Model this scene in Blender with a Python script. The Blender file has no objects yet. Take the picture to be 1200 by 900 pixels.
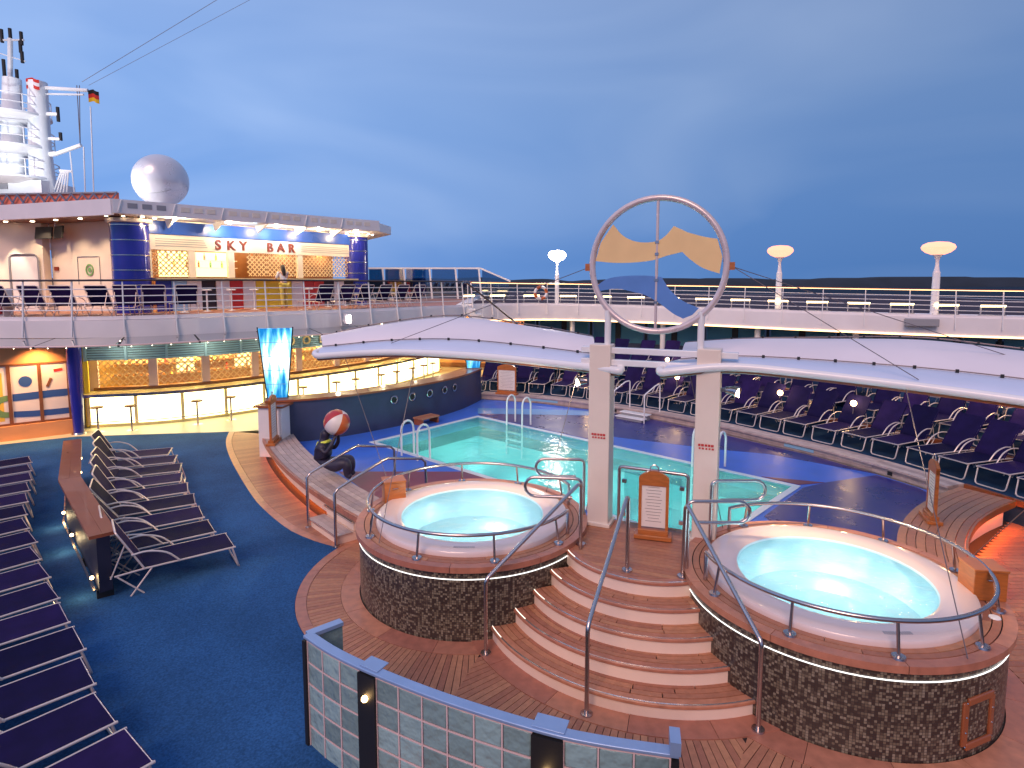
import bpy, math, random
from mathutils import Vector, Matrix
from mathutils.geometry import tessellate_polygon
random.seed(7)
R = math.radians
sc = bpy.context.scene
COL = sc.collection

# ------------------------------------------------------------------ camera
cam = bpy.data.cameras.new("camera"); cam_o = bpy.data.objects.new("camera", cam); COL.objects.link(cam_o)
cam.sensor_width = 36.0; cam.lens = 715 / 1200 * 36
cam.shift_y = -50 / 1200
cam.clip_start = 0.1; cam.clip_end = 20000
cam_o.location = (0, 0, 4.4)
cam_o.rotation_euler = (math.pi / 2 - math.atan(70 / 715), 0, 0)
sc.camera = cam_o

# ------------------------------------------------------------------ dusk sky
wd = bpy.data.worlds.new("World"); sc.world = wd; wd.use_nodes = True
nt = wd.node_tree; nt.nodes.clear()
def N(t, **kw):
    n = nt.nodes.new(t)
    for k, v in kw.items(): setattr(n, k, v)
    return n
SUN_EL, SUN_ROT = R(24), R(200)      # the afterglow behind the photographer
sky = N('ShaderNodeTexSky', sky_type='NISHITA', sun_disc=False, sun_elevation=R(1.2), sun_rotation=SUN_ROT, altitude=30.0, air_density=1.3, dust_density=1.2, ozone_density=5.0)
tc = N('ShaderNodeTexCoord'); sep = N('ShaderNodeSeparateXYZ'); nt.links.new(tc.outputs['Generated'], sep.inputs[0])
ramp = N('ShaderNodeValToRGB'); nt.links.new(sep.outputs['Z'], ramp.inputs[0])
cr = ramp.color_ramp
cr.elements[0].position = 0.0; cr.elements[0].color = (0.062, 0.158, 0.385, 1)
cr.elements[1].position = 0.85; cr.elements[1].color = (0.18, 0.24, 0.40, 1)
for p, c in ((0.10, (0.080, 0.178, 0.405, 1)), (0.25, (0.115, 0.208, 0.415, 1)), (0.42, (0.150, 0.228, 0.410, 1))):
    e = cr.elements.new(p); e.color = c
mp = N('ShaderNodeMapping'); mp.inputs['Scale'].default_value = (1.0, 1.0, 3.2); mp.inputs['Rotation'].default_value = (0, R(12), 0)
nt.links.new(tc.outputs['Generated'], mp.inputs[0])
nz = N('ShaderNodeTexNoise'); nz.inputs['Scale'].default_value = 1.7; nz.inputs['Detail'].default_value = 3.5; nz.inputs['Roughness'].default_value = 0.42; nz.inputs['Distortion'].default_value = 0.9
nt.links.new(mp.outputs[0], nz.inputs['Vector'])
cl = N('ShaderNodeValToRGB'); nt.links.new(nz.outputs['Fac'], cl.inputs[0])
cl.color_ramp.elements[0].position = 0.40; cl.color_ramp.elements[0].color = (0, 0, 0, 1)
cl.color_ramp.elements[1].position = 0.72; cl.color_ramp.elements[1].color = (0.32, 0.32, 0.32, 1)
mixc = N('ShaderNodeMix', data_type='RGBA'); nt.links.new(cl.outputs[0], mixc.inputs['Factor'])
nt.links.new(ramp.outputs[0], mixc.inputs['A']); mixc.inputs['B'].default_value = (0.29, 0.375, 0.55, 1)
sc_ = N('ShaderNodeMix', data_type='RGBA', blend_type='MULTIPLY'); sc_.inputs['Factor'].default_value = 1.0
nt.links.new(sky.outputs[0], sc_.inputs['A']); sc_.inputs['B'].default_value = (0.10, 0.10, 0.10, 1)
addn = N('ShaderNodeMix', data_type='RGBA', blend_type='ADD'); addn.inputs['Factor'].default_value = 0.15
nt.links.new(mixc.outputs['Result'], addn.inputs['A']); nt.links.new(sc_.outputs['Result'], addn.inputs['B'])
# the west (left) still carries a little more light than the east
wx = N('ShaderNodeMapRange'); wx.interpolation_type = 'SMOOTHSTEP'; nt.links.new(sep.outputs['X'], wx.inputs[0])
for k_, v_ in (('From Min', -.75), ('From Max', .75), ('To Min', 1.42), ('To Max', .86)): wx.inputs[k_].default_value = v_
tint = N('ShaderNodeVectorMath', operation='SCALE'); nt.links.new(addn.outputs['Result'], tint.inputs[0]); nt.links.new(wx.outputs[0], tint.inputs['Scale'])
bg = N('ShaderNodeBackground'); bg.inputs['Strength'].default_value = 1.0
nt.links.new(tint.outputs[0], bg.inputs[0])
wo = N('ShaderNodeOutputWorld'); nt.links.new(bg.outputs[0], wo.inputs[0])

# ------------------------------------------------------------------ soft rosy sun lamp added to stand in for afterglow and ship floodlights
sl = bpy.data.lights.new("sun", 'SUN'); so = bpy.data.objects.new("sun", sl); COL.objects.link(so)
sl.energy = 1.4; sl.color = (1.0, 0.63, 0.47); sl.angle = R(28)
so.rotation_euler = (math.pi / 2 - R(38), 0, R(-22))
so.location = (-4, -10, 20)
sc.view_settings.view_transform = 'Standard'; sc.view_settings.look = 'None'
sc.view_settings.exposure = 0.50; sc.view_settings.gamma = 1.0
sc.render.engine = 'CYCLES'
sc.cycles.use_denoising = True
try: sc.cycles.denoiser = 'OPENIMAGEDENOISE'
except Exception: pass
sc.cycles.max_bounces = 6; sc.cycles.diffuse_bounces = 3; sc.cycles.glossy_bounces = 3
sc.cycles.transmission_bounces = 6; sc.cycles.transparent_max_bounces = 12
sc.cycles.sample_clamp_indirect = 4.0
sc.cycles.caustics_reflective = False; sc.cycles.caustics_refractive = False

# ------------------------------------------------------------------ materials
MATS = {}
def newmat(name):
    m = bpy.data.materials.new(name); m.use_nodes = True; MATS[name] = m
    return m, m.node_tree, m.node_tree.nodes['Principled BSDF']
def pmat(name, col, rough=0.5, metal=0.0, var=0.0, scale=8.0, bump=0.0, bscale=60.0, rnd=0.0, stretch=(1, 1, 1), emit=None, estr=0.0, coat=0.0, spec=None, var2=0.0, scale2=1.0):
    """painted / wooden / metal surface: base colour, mottling, per-piece variation, fine relief"""
    m, t, b = newmat(name)
    L = t.links.new
    b.inputs['Base Color'].default_value = (*col, 1); b.inputs['Roughness'].default_value = rough; b.inputs['Metallic'].default_value = metal
    if spec is not None: b.inputs['Specular IOR Level'].default_value = spec
    if coat: b.inputs['Coat Weight'].default_value = coat
    if emit: b.inputs['Emission Color'].default_value = (*emit, 1); b.inputs['Emission Strength'].default_value = estr
    c = t.nodes.new('ShaderNodeTexCoord')
    mpn = t.nodes.new('ShaderNodeMapping'); mpn.inputs['Scale'].default_value = stretch; L(c.outputs['Object'], mpn.inputs[0])
    if var or rnd:
        n = t.nodes.new('ShaderNodeTexNoise'); n.inputs['Scale'].default_value = scale; n.inputs['Detail'].default_value = 4
        L(mpn.outputs[0], n.inputs['Vector'])
        mr = t.nodes.new('ShaderNodeMapRange'); L(n.outputs['Fac'], mr.inputs[0])
        mr.inputs['From Min'].default_value = 0.25; mr.inputs['From Max'].default_value = 0.75
        mr.inputs['To Min'].default_value = 1 - var; mr.inputs['To Max'].default_value = 1 + var
        hv = t.nodes.new('ShaderNodeHueSaturation'); hv.inputs['Color'].default_value = (*col, 1)
        if rnd:
            oi = t.nodes.new('ShaderNodeObjectInfo')
            m2 = t.nodes.new('ShaderNodeMapRange'); L(oi.outputs['Random'], m2.inputs[0])
            m2.inputs['To Min'].default_value = 1 - rnd; m2.inputs['To Max'].default_value = 1 + rnd
            mm = t.nodes.new('ShaderNodeMath'); mm.operation = 'MULTIPLY'; L(mr.outputs[0], mm.inputs[0]); L(m2.outputs[0], mm.inputs[1])
            L(mm.outputs[0], hv.inputs['Value'])
            m3 = t.nodes.new('ShaderNodeMapRange'); L(oi.outputs['Random'], m3.inputs[0])
            m3.inputs['To Min'].default_value = 0.5 - rnd * .04; m3.inputs['To Max'].default_value = 0.5 + rnd * .04
            L(m3.outputs[0], hv.inputs['Hue'])
        elif var2:
            nb = t.nodes.new('ShaderNodeTexNoise'); nb.inputs['Scale'].default_value = scale2; nb.inputs['Detail'].default_value = 5; L(mpn.outputs[0], nb.inputs['Vector'])
            mb_ = t.nodes.new('ShaderNodeMapRange'); L(nb.outputs['Fac'], mb_.inputs[0]); mb_.inputs['From Min'].default_value = .3; mb_.inputs['From Max'].default_value = .7
            mb_.inputs['To Min'].default_value = 1 - var2; mb_.inputs['To Max'].default_value = 1 + var2
            m4 = t.nodes.new('ShaderNodeMath'); m4.operation = 'MULTIPLY'; L(mr.outputs[0], m4.inputs[0]); L(mb_.outputs[0], m4.inputs[1]); L(m4.outputs[0], hv.inputs['Value'])
        else: L(mr.outputs[0], hv.inputs['Value'])
        L(hv.outputs[0], b.inputs['Base Color'])
        r2 = t.nodes.new('ShaderNodeMapRange'); L(n.outputs['Fac'], r2.inputs[0])
        r2.inputs['To Min'].default_value = max(0.02, rough - .12); r2.inputs['To Max'].default_value = min(1, rough + .12)
        L(r2.outputs[0], b.inputs['Roughness'])
    if bump:
        n2 = t.nodes.new('ShaderNodeTexNoise'); n2.inputs['Scale'].default_value = bscale; n2.inputs['Detail'].default_value = 3
        L(mpn.outputs[0], n2.inputs['Vector'])
        bp = t.nodes.new('ShaderNodeBump'); bp.inputs['Strength'].default_value = bump; bp.inputs['Distance'].default_value = 0.01
        L(n2.outputs['Fac'], bp.inputs['Height']); L(bp.outputs[0], b.inputs['Normal'])
    return m
def emat(name, col, s):
    """a thing that gives off light"""
    m, t, b = newmat(name)
    b.inputs['Base Color'].default_value = (*[min(.8, c * .25) for c in col], 1); b.inputs['Roughness'].default_value = .4
    b.inputs['Emission Color'].default_value = (*col, 1); b.inputs['Emission Strength'].default_value = s
    return m

pmat('teak', (.44, .185, .105), .5, var=.16, scale=9, rnd=.16, bump=.25, bscale=40, stretch=(1.6, 1.6, 1))
pmat('teak_grey', (.50, .37, .33), .6, var=.2, scale=6, rnd=.2, bump=.2)
pmat('teak_trim', (.48, .19, .115), .42, var=.2, scale=9, rnd=.15, coat=.15)
pmat('caulk', (.025, .016, .014), .8)
pmat('varnish_wood', (.30, .085, .03), .32, var=.12, scale=3, coat=.3)
pmat('board_wood', (.45, .135, .03), .35, var=.2, scale=7, stretch=(1, 1, 5), coat=.2)
pmat('cream_riser', (.90, .70, .58), .45, var=.05, scale=3)
pmat('white_paint', (.80, .77, .77), .35, var=.05, scale=2.5, bump=.03, bscale=8)
pmat('white_gloss', (.82, .80, .80), .2, var=.03, scale=2)
pmat('cream_wall', (.80, .70, .60), .5, var=.06, scale=1.5)
pmat('orange_wall', (.75, .33, .13), .55, var=.08, scale=1.5)
pmat('lavender_fascia', (.82, .77, .78), .4, var=.06, scale=1.0, bump=.02, bscale=5)
pmat('steel', (.54, .47, .46), .24, metal=1.0)
pmat('alu_frame', (.74, .62, .57), .32, metal=.35, var=.06, scale=10)
pmat('dark_rail', (.05, .025, .02), .3, coat=.3)
pmat('black_metal', (.012, .011, .012), .55)
pmat('grey_plastic', (.3, .3, .33), .5)
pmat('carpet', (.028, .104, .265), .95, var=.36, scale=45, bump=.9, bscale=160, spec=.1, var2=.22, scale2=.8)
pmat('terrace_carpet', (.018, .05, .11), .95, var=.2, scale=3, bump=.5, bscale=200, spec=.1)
pmat('sling_navy', (.016, .010, .060), .75, var=.25, scale=4, rnd=.35, bump=.3, bscale=260, spec=.06)
pmat('pool_blue', (.045, .15, .62), .4, var=.14, scale=2.0, bump=.15, bscale=90)
pmat('pool_navy', (.022, .018, .17), .3, var=.2, scale=2.0, bump=.15, bscale=90)
pmat('pool_light', (.11, .32, .62), .4, var=.12, scale=2.0)
pmat('pool_maroon', (.20, .028, .05), .4, var=.15, scale=2.5)
pmat('pool_white', (.75, .78, .78), .35)
pmat('pool_tile', (.36, .70, .68), .4, var=.06, scale=1.5)
pmat('divider_navy', (.012, .012, .032), .5, var=.2, scale=3)
pmat('navy_wall', (.036, .048, .105), .5, var=.22, scale=2.2, bump=.1, bscale=30)
pmat('acrylic', (.78, .62, .58), .16, var=.03, scale=2, coat=.5)
pmat('tub_inner', (.60, .80, .86), .2, var=.03, scale=2)
pmat('canopy', (.80, .71, .73), .42, var=.05, scale=1.2, bump=.03, bscale=6)
pmat('canopy_valance', (.58, .63, .78), .35, var=.04, scale=1.5)
pmat('column_paint', (.80, .67, .56), .42, var=.05, scale=2)
pmat('cobalt', (.018, .022, .30), .22, var=.15, scale=1.2, coat=.4)
pmat('cobalt_frieze', (.03, .09, .42), .3, var=.2, scale=.8)
pmat('louvre_blue', (.28, .50, .64), .4, var=.06, scale=2)
pmat('ring_paint', (.72, .58, .56), .3, metal=.3, var=.08, scale=5)
pmat('yellow_wave', (.86, .58, .27), .5, var=.06, scale=3)
pmat('blue_wave', (.10, .24, .58), .5, var=.1, scale=3)
pmat('cable', (.16, .13, .14), .4, metal=.4)
pmat('red_paint', (.55, .03, .03), .45)
pmat('sign_red', (.24, .03, .012), .4)
pmat('paper', (.80, .70, .62), .6, var=.04, scale=8)
pmat('ink', (.25, .18, .16), .7)
pmat('bar_brown', (.20, .075, .03), .4, var=.2, scale=5)
pmat('shelf_gold', (.75, .55, .16), .5, var=.15, scale=5)
pmat('lattice_tan', (.78, .60, .36), .4, var=.1, scale=6)
pmat('lattice_brown', (.55, .34, .20), .45, var=.1, scale=6)
pmat('bar_counter', (.72, .60, .32), .25, var=.08, scale=3)
pmat('bar_floor', (.62, .56, .38), .4, var=.12, scale=2.5)
pmat('yellow_paint', (.80, .62, .05), .45); pmat('sky_paint', (.30, .55, .80), .45); pmat('green_paint', (.16, .36, .12), .5)
pmat('mural_white', (.80, .70, .64), .5, var=.05, scale=2); pmat('mural_blue', (.03, .09, .30), .5); pmat('mural_yellow', (.80, .48, .06), .5); pmat('mural_green', (.16, .28, .10), .5)
pmat('skin', (.52, .30, .21), .5); pmat('hair', (.02, .012, .01), .5); pmat('shirt', (.72, .72, .75), .7); pmat('dark_cloth', (.03, .025, .04), .8); pmat('yellow_cloth', (.6, .5, .1), .8)
pmat('bronze_dark', (.020, .016, .042), .5, var=.35, scale=9, bump=.25, bscale=30)
pmat('scarf', (.72, .80, .10), .5)
pmat('ball_red', (.42, .035, .045), .32); pmat('ball_white', (.74, .68, .68), .32); pmat('ball_orange', (.55, .12, .03), .32)
pmat('mast_white', (.86, .88, .90), .35, var=.04, scale=1)
pmat('flag_black', (.01, .01, .01), .8); pmat('flag_red', (.60, .03, .02), .8); pmat('flag_gold', (.80, .50, .02), .8); pmat('flag_white', (.75, .72, .75), .8)
pmat('truss_red', (.80, .20, .12), .5); pmat('truss_dark', (.14, .15, .22), .5)
pmat('screen_cap', (.30, .42, .64), .38, metal=.35, var=.08, scale=5)
pmat('mullion_pink', (.72, .52, .50), .4)
pmat('radome_shell', (.62, .62, .68), .3, metal=.25, var=.04, scale=1.5)
pmat('far_deck', (.05, .035, .05), .8, var=.2, scale=1.0, spec=.15)
pmat('sea', (.010, .018, .035), .7, bump=.4, bscale=.15, spec=.08)
pmat('shore', (.013, .018, .03), .95, var=.4, scale=.01)
pmat('tread_metal', (.85, .82, .78), .18, metal=.9)
pmat('cushion_red', (.55, .03, .03), .6)

# glass of the block screen: cloudy teal blocks
m, t, b = newmat('glass_block')
b.inputs['Base Color'].default_value = (.30, .50, .50, 1); b.inputs['Roughness'].default_value = .12; b.inputs['Transmission Weight'].default_value = .2; b.inputs['IOR'].default_value = 1.3
n = t.nodes.new('ShaderNodeTexNoise'); n.inputs['Scale'].default_value = 9; c = t.nodes.new('ShaderNodeTexCoord'); t.links.new(c.outputs['Object'], n.inputs['Vector'])
bp = t.nodes.new('ShaderNodeBump'); bp.inputs['Strength'].default_value = .9; bp.inputs['Distance'].default_value = .04; t.links.new(n.outputs['Fac'], bp.inputs['Height']); t.links.new(bp.outputs[0], b.inputs['Normal'])
hv = t.nodes.new('ShaderNodeHueSaturation'); hv.inputs['Color'].default_value = (.30, .44, .44, 1); oi = t.nodes.new('ShaderNodeObjectInfo')
mr = t.nodes.new('ShaderNodeMapRange'); mr.inputs['To Min'].default_value = .72; mr.inputs['To Max'].default_value = 1.25; t.links.new(oi.outputs['Random'], mr.inputs[0]); t.links.new(mr.outputs[0], hv.inputs['Value']); t.links.new(hv.outputs[0], b.inputs['Base Color'])

def clear_glass(name, tint, gloss=.12, rough=.03):
    m = bpy.data.materials.new(name); m.use_nodes = True; MATS[name] = m
    t = m.node_tree; t.nodes.clear()
    tr = t.nodes.new('ShaderNodeBsdfTransparent'); tr.inputs[0].default_value = (*tint, 1)
    gl = t.nodes.new('ShaderNodeBsdfGlossy'); gl.inputs['Roughness'].default_value = rough
    fr = t.nodes.new('ShaderNodeFresnel'); fr.inputs[0].default_value = 1.5
    ad = t.nodes.new('ShaderNodeMath'); ad.operation = 'ADD'; ad.inputs[1].default_value = gloss - .04; t.links.new(fr.outputs[0], ad.inputs[0])
    mx = t.nodes.new('ShaderNodeMixShader'); t.links.new(ad.outputs[0], mx.inputs[0]); t.links.new(tr.outputs[0], mx.inputs[1]); t.links.new(gl.outputs[0], mx.inputs[2])
    o = t.nodes.new('ShaderNodeOutputMaterial'); t.links.new(mx.outputs[0], o.inputs[0])
    return m
clear_glass('clear_glass', (.80, .90, .92), .08)
clear_glass('smoke_glass', (.30, .36, .42), .25)
clear_glass('wind_glass', (.14, .38, .50), .25)
pmat('window_glass', (.09, .25, .34), .12, var=.2, scale=.4)

def water(name, tint, bscale, bstr, dist, glow, turbid):
    m = bpy.data.materials.new(name); m.use_nodes = True; MATS[name] = m
    t = m.node_tree; t.nodes.clear()
    c = t.nodes.new('ShaderNodeTexCoord')
    n = t.nodes.new('ShaderNodeTexNoise'); n.inputs['Scale'].default_value = bscale; n.inputs['Detail'].default_value = 4; t.links.new(c.outputs['Object'], n.inputs['Vector'])
    bp = t.nodes.new('ShaderNodeBump'); bp.inputs['Strength'].default_value = bstr; bp.inputs['Distance'].default_value = dist; t.links.new(n.outputs['Fac'], bp.inputs['Height'])
    tr = t.nodes.new('ShaderNodeBsdfTransparent'); tr.inputs[0].default_value = (*tint, 1)
    gl = t.nodes.new('ShaderNodeBsdfGlossy'); gl.inputs['Roughness'].default_value = .06; t.links.new(bp.outputs[0], gl.inputs['Normal'])
    tl = t.nodes.new('ShaderNodeBsdfTranslucent'); tl.inputs[0].default_value = (*glow, 1)          # cloudy water passes on the light of its lamps
    m0 = t.nodes.new('ShaderNodeMixShader'); m0.inputs[0].default_value = turbid; t.links.new(tr.outputs[0], m0.inputs[1]); t.links.new(tl.outputs[0], m0.inputs[2])
    fr = t.nodes.new('ShaderNodeFresnel'); fr.inputs[0].default_value = 1.33; t.links.new(bp.outputs[0], fr.inputs['Normal'])
    mx = t.nodes.new('ShaderNodeMixShader'); t.links.new(fr.outputs[0], mx.inputs[0]); t.links.new(m0.outputs[0], mx.inputs[1]); t.links.new(gl.outputs[0], mx.inputs[2])
    o = t.nodes.new('ShaderNodeOutputMaterial'); t.links.new(mx.outputs[0], o.inputs[0])
water('pool_water', (.62, .95, .93), 3.2, .6, .035, (.36, .74, .72), .34)
water('spa_water', (.70, .90, .94), 4.5, .8, .10, (.62, .82, .86), .26)

# mosaic of small square tiles wrapped round a drum
m, t, b = newmat('mosaic')
L = t.links.new
c = t.nodes.new('ShaderNodeTexCoord'); s = t.nodes.new('ShaderNodeSeparateXYZ'); L(c.outputs['Object'], s.inputs[0])
at = t.nodes.new('ShaderNodeMath'); at.operation = 'ARCTAN2'; L(s.outputs['Y'], at.inputs[0]); L(s.outputs['X'], at.inputs[1])
mu = t.nodes.new('ShaderNodeMath'); mu.operation = 'MULTIPLY'; L(at.outputs[0], mu.inputs[0]); mu.inputs[1].default_value = 1.63 / .028
mz = t.nodes.new('ShaderNodeMath'); mz.operation = 'MULTIPLY'; L(s.outputs['Z'], mz.inputs[0]); mz.inputs[1].default_value = 1 / .028
cb = t.nodes.new('ShaderNodeCombineXYZ'); L(mu.outputs[0], cb.inputs[0]); L(mz.outputs[0], cb.inputs[1])
fl = t.nodes.new('ShaderNodeVectorMath'); fl.operation = 'FLOOR'; L(cb.outputs[0], fl.inputs[0])
wn = t.nodes.new('ShaderNodeTexWhiteNoise'); wn.noise_dimensions = '2D'; L(fl.outputs[0], wn.inputs['Vector'])
cr = t.nodes.new('ShaderNodeValToRGB'); cr.color_ramp.interpolation = 'CONSTANT'; L(wn.outputs['Value'], cr.inputs[0])
els = cr.color_ramp.elements; els[0].color = (.050, .032, .026, 1); els[0].position = 0; els[1].position = .36; els[1].color = (.085, .06, .045, 1)
for p, q in ((.52, (.15, .115, .08, 1)), (.70, (.21, .17, .12, 1)), (.90, (.26, .215, .16, 1))):
    e = els.new(p); e.color = q
fr = t.nodes.new('ShaderNodeVectorMath'); fr.operation = 'FRACTION'; L(cb.outputs[0], fr.inputs[0])
s2 = t.nodes.new('ShaderNodeSeparateXYZ'); L(fr.outputs[0], s2.inputs[0])
def edge(o):
    a = t.nodes.new('ShaderNodeMath'); a.operation = 'SUBTRACT'; L(o, a.inputs[0]); a.inputs[1].default_value = .5
    d = t.nodes.new('ShaderNodeMath'); d.operation = 'ABSOLUTE'; L(a.outputs[0], d.inputs[0])
    g = t.nodes.new('ShaderNodeMath'); g.operation = 'LESS_THAN'; L(d.outputs[0], g.inputs[0]); g.inputs[1].default_value = .43
    return g.outputs[0]
mm = t.nodes.new('ShaderNodeMath'); mm.operation = 'MULTIPLY'; L(edge(s2.outputs['X']), mm.inputs[0]); L(edge(s2.outputs['Y']), mm.inputs[1])
mx = t.nodes.new('ShaderNodeMix'); mx.data_type = 'RGBA'; L(mm.outputs[0], mx.inputs['Factor']); mx.inputs['A'].default_value = (.03, .025, .025, 1); L(cr.outputs[0], mx.inputs['B'])
L(mx.outputs['Result'], b.inputs['Base Color']); b.inputs['Roughness'].default_value = .28
bp = t.nodes.new('ShaderNodeBump'); bp.inputs['Strength'].default_value = .4; bp.inputs['Distance'].default_value = .004; L(mm.outputs[0], bp.inputs['Height']); L(bp.outputs[0], b.inputs['Normal'])

# lit printed banner: blue streaks on white, lit from inside
m, t, b = newmat('lit_banner'); L = t.links.new
c = t.nodes.new('ShaderNodeTexCoord'); mpn = t.nodes.new('ShaderNodeMapping'); mpn.inputs['Scale'].default_value = (6, 6, 1.1); mpn.inputs['Rotation'].default_value = (0, .35, 0); L(c.outputs['Object'], mpn.inputs[0])
n = t.nodes.new('ShaderNodeTexNoise'); n.inputs['Scale'].default_value = 1.3; n.inputs['Detail'].default_value = 3; L(mpn.outputs[0], n.inputs['Vector'])
sz = t.nodes.new('ShaderNodeSeparateXYZ'); L(c.outputs['Object'], sz.inputs[0])
md = t.nodes.new('ShaderNodeMath'); md.operation = 'SUBTRACT'; L(sz.outputs['Z'], md.inputs[0]); md.inputs[1].default_value = .95
ab = t.nodes.new('ShaderNodeMath'); ab.operation = 'ABSOLUTE'; L(md.outputs[0], ab.inputs[0])
sm = t.nodes.new('ShaderNodeMath'); sm.operation = 'MULTIPLY_ADD'; L(ab.outputs[0], sm.inputs[0]); sm.inputs[1].default_value = .34; L(n.outputs['Fac'], sm.inputs[2])
cr = t.nodes.new('ShaderNodeValToRGB'); L(sm.outputs[0], cr.inputs[0]); e = cr.color_ramp.elements
e[0].position = .55; e[0].color = (.85, .95, 1, 1); e[1].position = .86; e[1].color = (.0, .14, .38, 1)
q = e.new(.70); q.color = (.12, .52, .75, 1)
L(cr.outputs[0], b.inputs['Base Color']); L(cr.outputs[0], b.inputs['Emission Color']); b.inputs['Emission Strength'].default_value = 1.0

emat('panel_light', (1.0, .86, .42), 3.8)
emat('led_orange', (1.0, .18, .025), 12.0)
emat('led_amber', (1.0, .20, .02), 34.0)
emat('led_white', (1.0, .98, .95), 1.5)
emat('neon_warm', (1.0, .58, .26), 3.2)
emat('lamp_white', (1.0, .84, .76), 40.0)
emat('lamp_warm', (1.0, .32, .20), 1.7)
emat('bulb_warm', (1.0, .62, .25), 14.0)
emat('deck_light', (1.0, .70, .34), 7.0)
emat('downlight', (1.0, .80, .55), 12.0)
emat('step_led', (1.0, .85, .7), 1.6)
emat('flood_face', (1.0, .78, .50), 16.0)
emat('shelf_light', (1.0, .80, .30), 2.0)
# ------------------------------------------------------------------ mesh helpers
def V(*a): return Vector(a)
class MB:
    def __init__(self): self.v = []; self.f = []
    def add(self, vs, fs):
        o = len(self.v); self.v += [tuple(p) for p in vs]; self.f += [tuple(i + o for i in q) for q in fs]; return self
    def box(self, c, s, rz=0.0, rx=0.0, ry=0.0):
        m = Matrix.Translation(c) @ Matrix.Rotation(rz, 4, 'Z') @ Matrix.Rotation(ry, 4, 'Y') @ Matrix.Rotation(rx, 4, 'X')
        x, y, z = s[0] / 2, s[1] / 2, s[2] / 2
        vs = [m @ V(a * x, b * y, d * z) for d in (-1, 1) for a, b in ((-1, -1), (1, -1), (1, 1), (-1, 1))]
        return self.add(vs, [(3, 2, 1, 0), (4, 5, 6, 7), (0, 1, 5, 4), (1, 2, 6, 5), (2, 3, 7, 6), (3, 0, 4, 7)])
    def beam(self, a, b, w, h, up=(0, 0, 1)):
        """box from a to b, w across, h along up"""
        a, b = V(*a), V(*b); d = (b - a).normalized(); s = d.cross(V(*up)).normalized(); u = s.cross(d)
        vs = [p + s * (i * w / 2) + u * (j * h / 2) for p in (a, b) for i, j in ((-1, -1), (1, -1), (1, 1), (-1, 1))]
        return self.add(vs, [(3, 2, 1, 0), (4, 5, 6, 7), (0, 1, 5, 4), (1, 2, 6, 5), (2, 3, 7, 6), (3, 0, 4, 7)])
    def tube(self, pts, r, n=8, closed=False, rs=None):
        P = [V(*p) for p in pts]; m = len(P); rings = []; prev = None
        for i, p in enumerate(P):
            a = P[(i - 1) % m] if (closed or i > 0) else P[0]; b = P[(i + 1) % m] if (closed or i < m - 1) else P[-1]
            d = (b - a); d = d.normalized() if d.length > 1e-9 else V(0, 0, 1)
            if prev is None:
                u = d.cross(V(0, 0, 1)); u = u if u.length > 1e-3 else d.cross(V(1, 0, 0))
            else:
                u = prev - d * prev.dot(d)
                if u.length < 1e-4: u = d.cross(V(1, 0, 0))
            u.normalize(); prev = u; w = d.cross(u); rr = rs[i] if rs else r
            rings.append([p + (u * math.cos(t) + w * math.sin(t)) * rr for t in (2 * math.pi * k / n for k in range(n))])
        vs = [q for ring in rings for q in ring]; fs = []
        for i in range(m if closed else m - 1):
            j = (i + 1) % m
            for k in range(n): fs.append((i * n + k, i * n + (k + 1) % n, j * n + (k + 1) % n, j * n + k))
        if not closed: fs += [tuple(range(n - 1, -1, -1)), tuple((m - 1) * n + k for k in range(n))]
        return self.add(vs, fs)
    def lathe(self, prof, c=(0, 0, 0), n=32, a0=0.0, a1=2 * math.pi):
        full = abs(a1 - a0) > 6.28; cols = n if full else n + 1; vs = []; fs = []; m = len(prof)
        for i in range(cols):
            t = a0 + (a1 - a0) * i / n
            for r, z in prof: vs.append((c[0] + r * math.cos(t), c[1] + r * math.sin(t), c[2] + z))
        for i in range(n):
            j = (i + 1) % cols
            for k in range(m - 1): fs.append((i * m + k, j * m + k, j * m + k + 1, i * m + k + 1))
        return self.add(vs, fs)
    def sector(self, c, r0, r1, a0, a1, z0, z1, n=8):
        vs = []; fs = []
        for i in range(n + 1):
            t = a0 + (a1 - a0) * i / n; x, y = math.cos(t), math.sin(t)
            for r, z in ((r0, z0), (r1, z0), (r1, z1), (r0, z1)): vs.append((c[0] + r * x, c[1] + r * y, z))
        for i in range(n):
            for k in range(4): fs.append((i * 4 + k, i * 4 + (k + 1) % 4, i * 4 + 4 + (k + 1) % 4, i * 4 + 4 + k))
        fs += [(3, 2, 1, 0), tuple(n * 4 + k for k in range(4))]
        return self.add(vs, fs)
    def prism(self, poly, z0, z1, holes=()):
        loops = [list(poly)] + [list(h) for h in holes]
        flat = [p for l in loops for p in l]; k = len(flat)
        tris = tessellate_polygon([[V(p[0], p[1], 0) for p in l] for l in loops])
        vs = [(p[0], p[1], z1) for p in flat] + [(p[0], p[1], z0) for p in flat]; fs = []
        for a, b, c in tris:
            ar = (flat[b][0] - flat[a][0]) * (flat[c][1] - flat[a][1]) - (flat[b][1] - flat[a][1]) * (flat[c][0] - flat[a][0])
            if ar < 0: b, c = c, b
            fs.append((a, b, c)); fs.append((a + k, c + k, b + k))
        o = 0
        for l in loops:
            m = len(l)
            for i in range(m): j = (i + 1) % m; fs.append((o + i, o + j, o + j + k, o + i + k))
            o += m
        return self.add(vs, fs)
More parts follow.
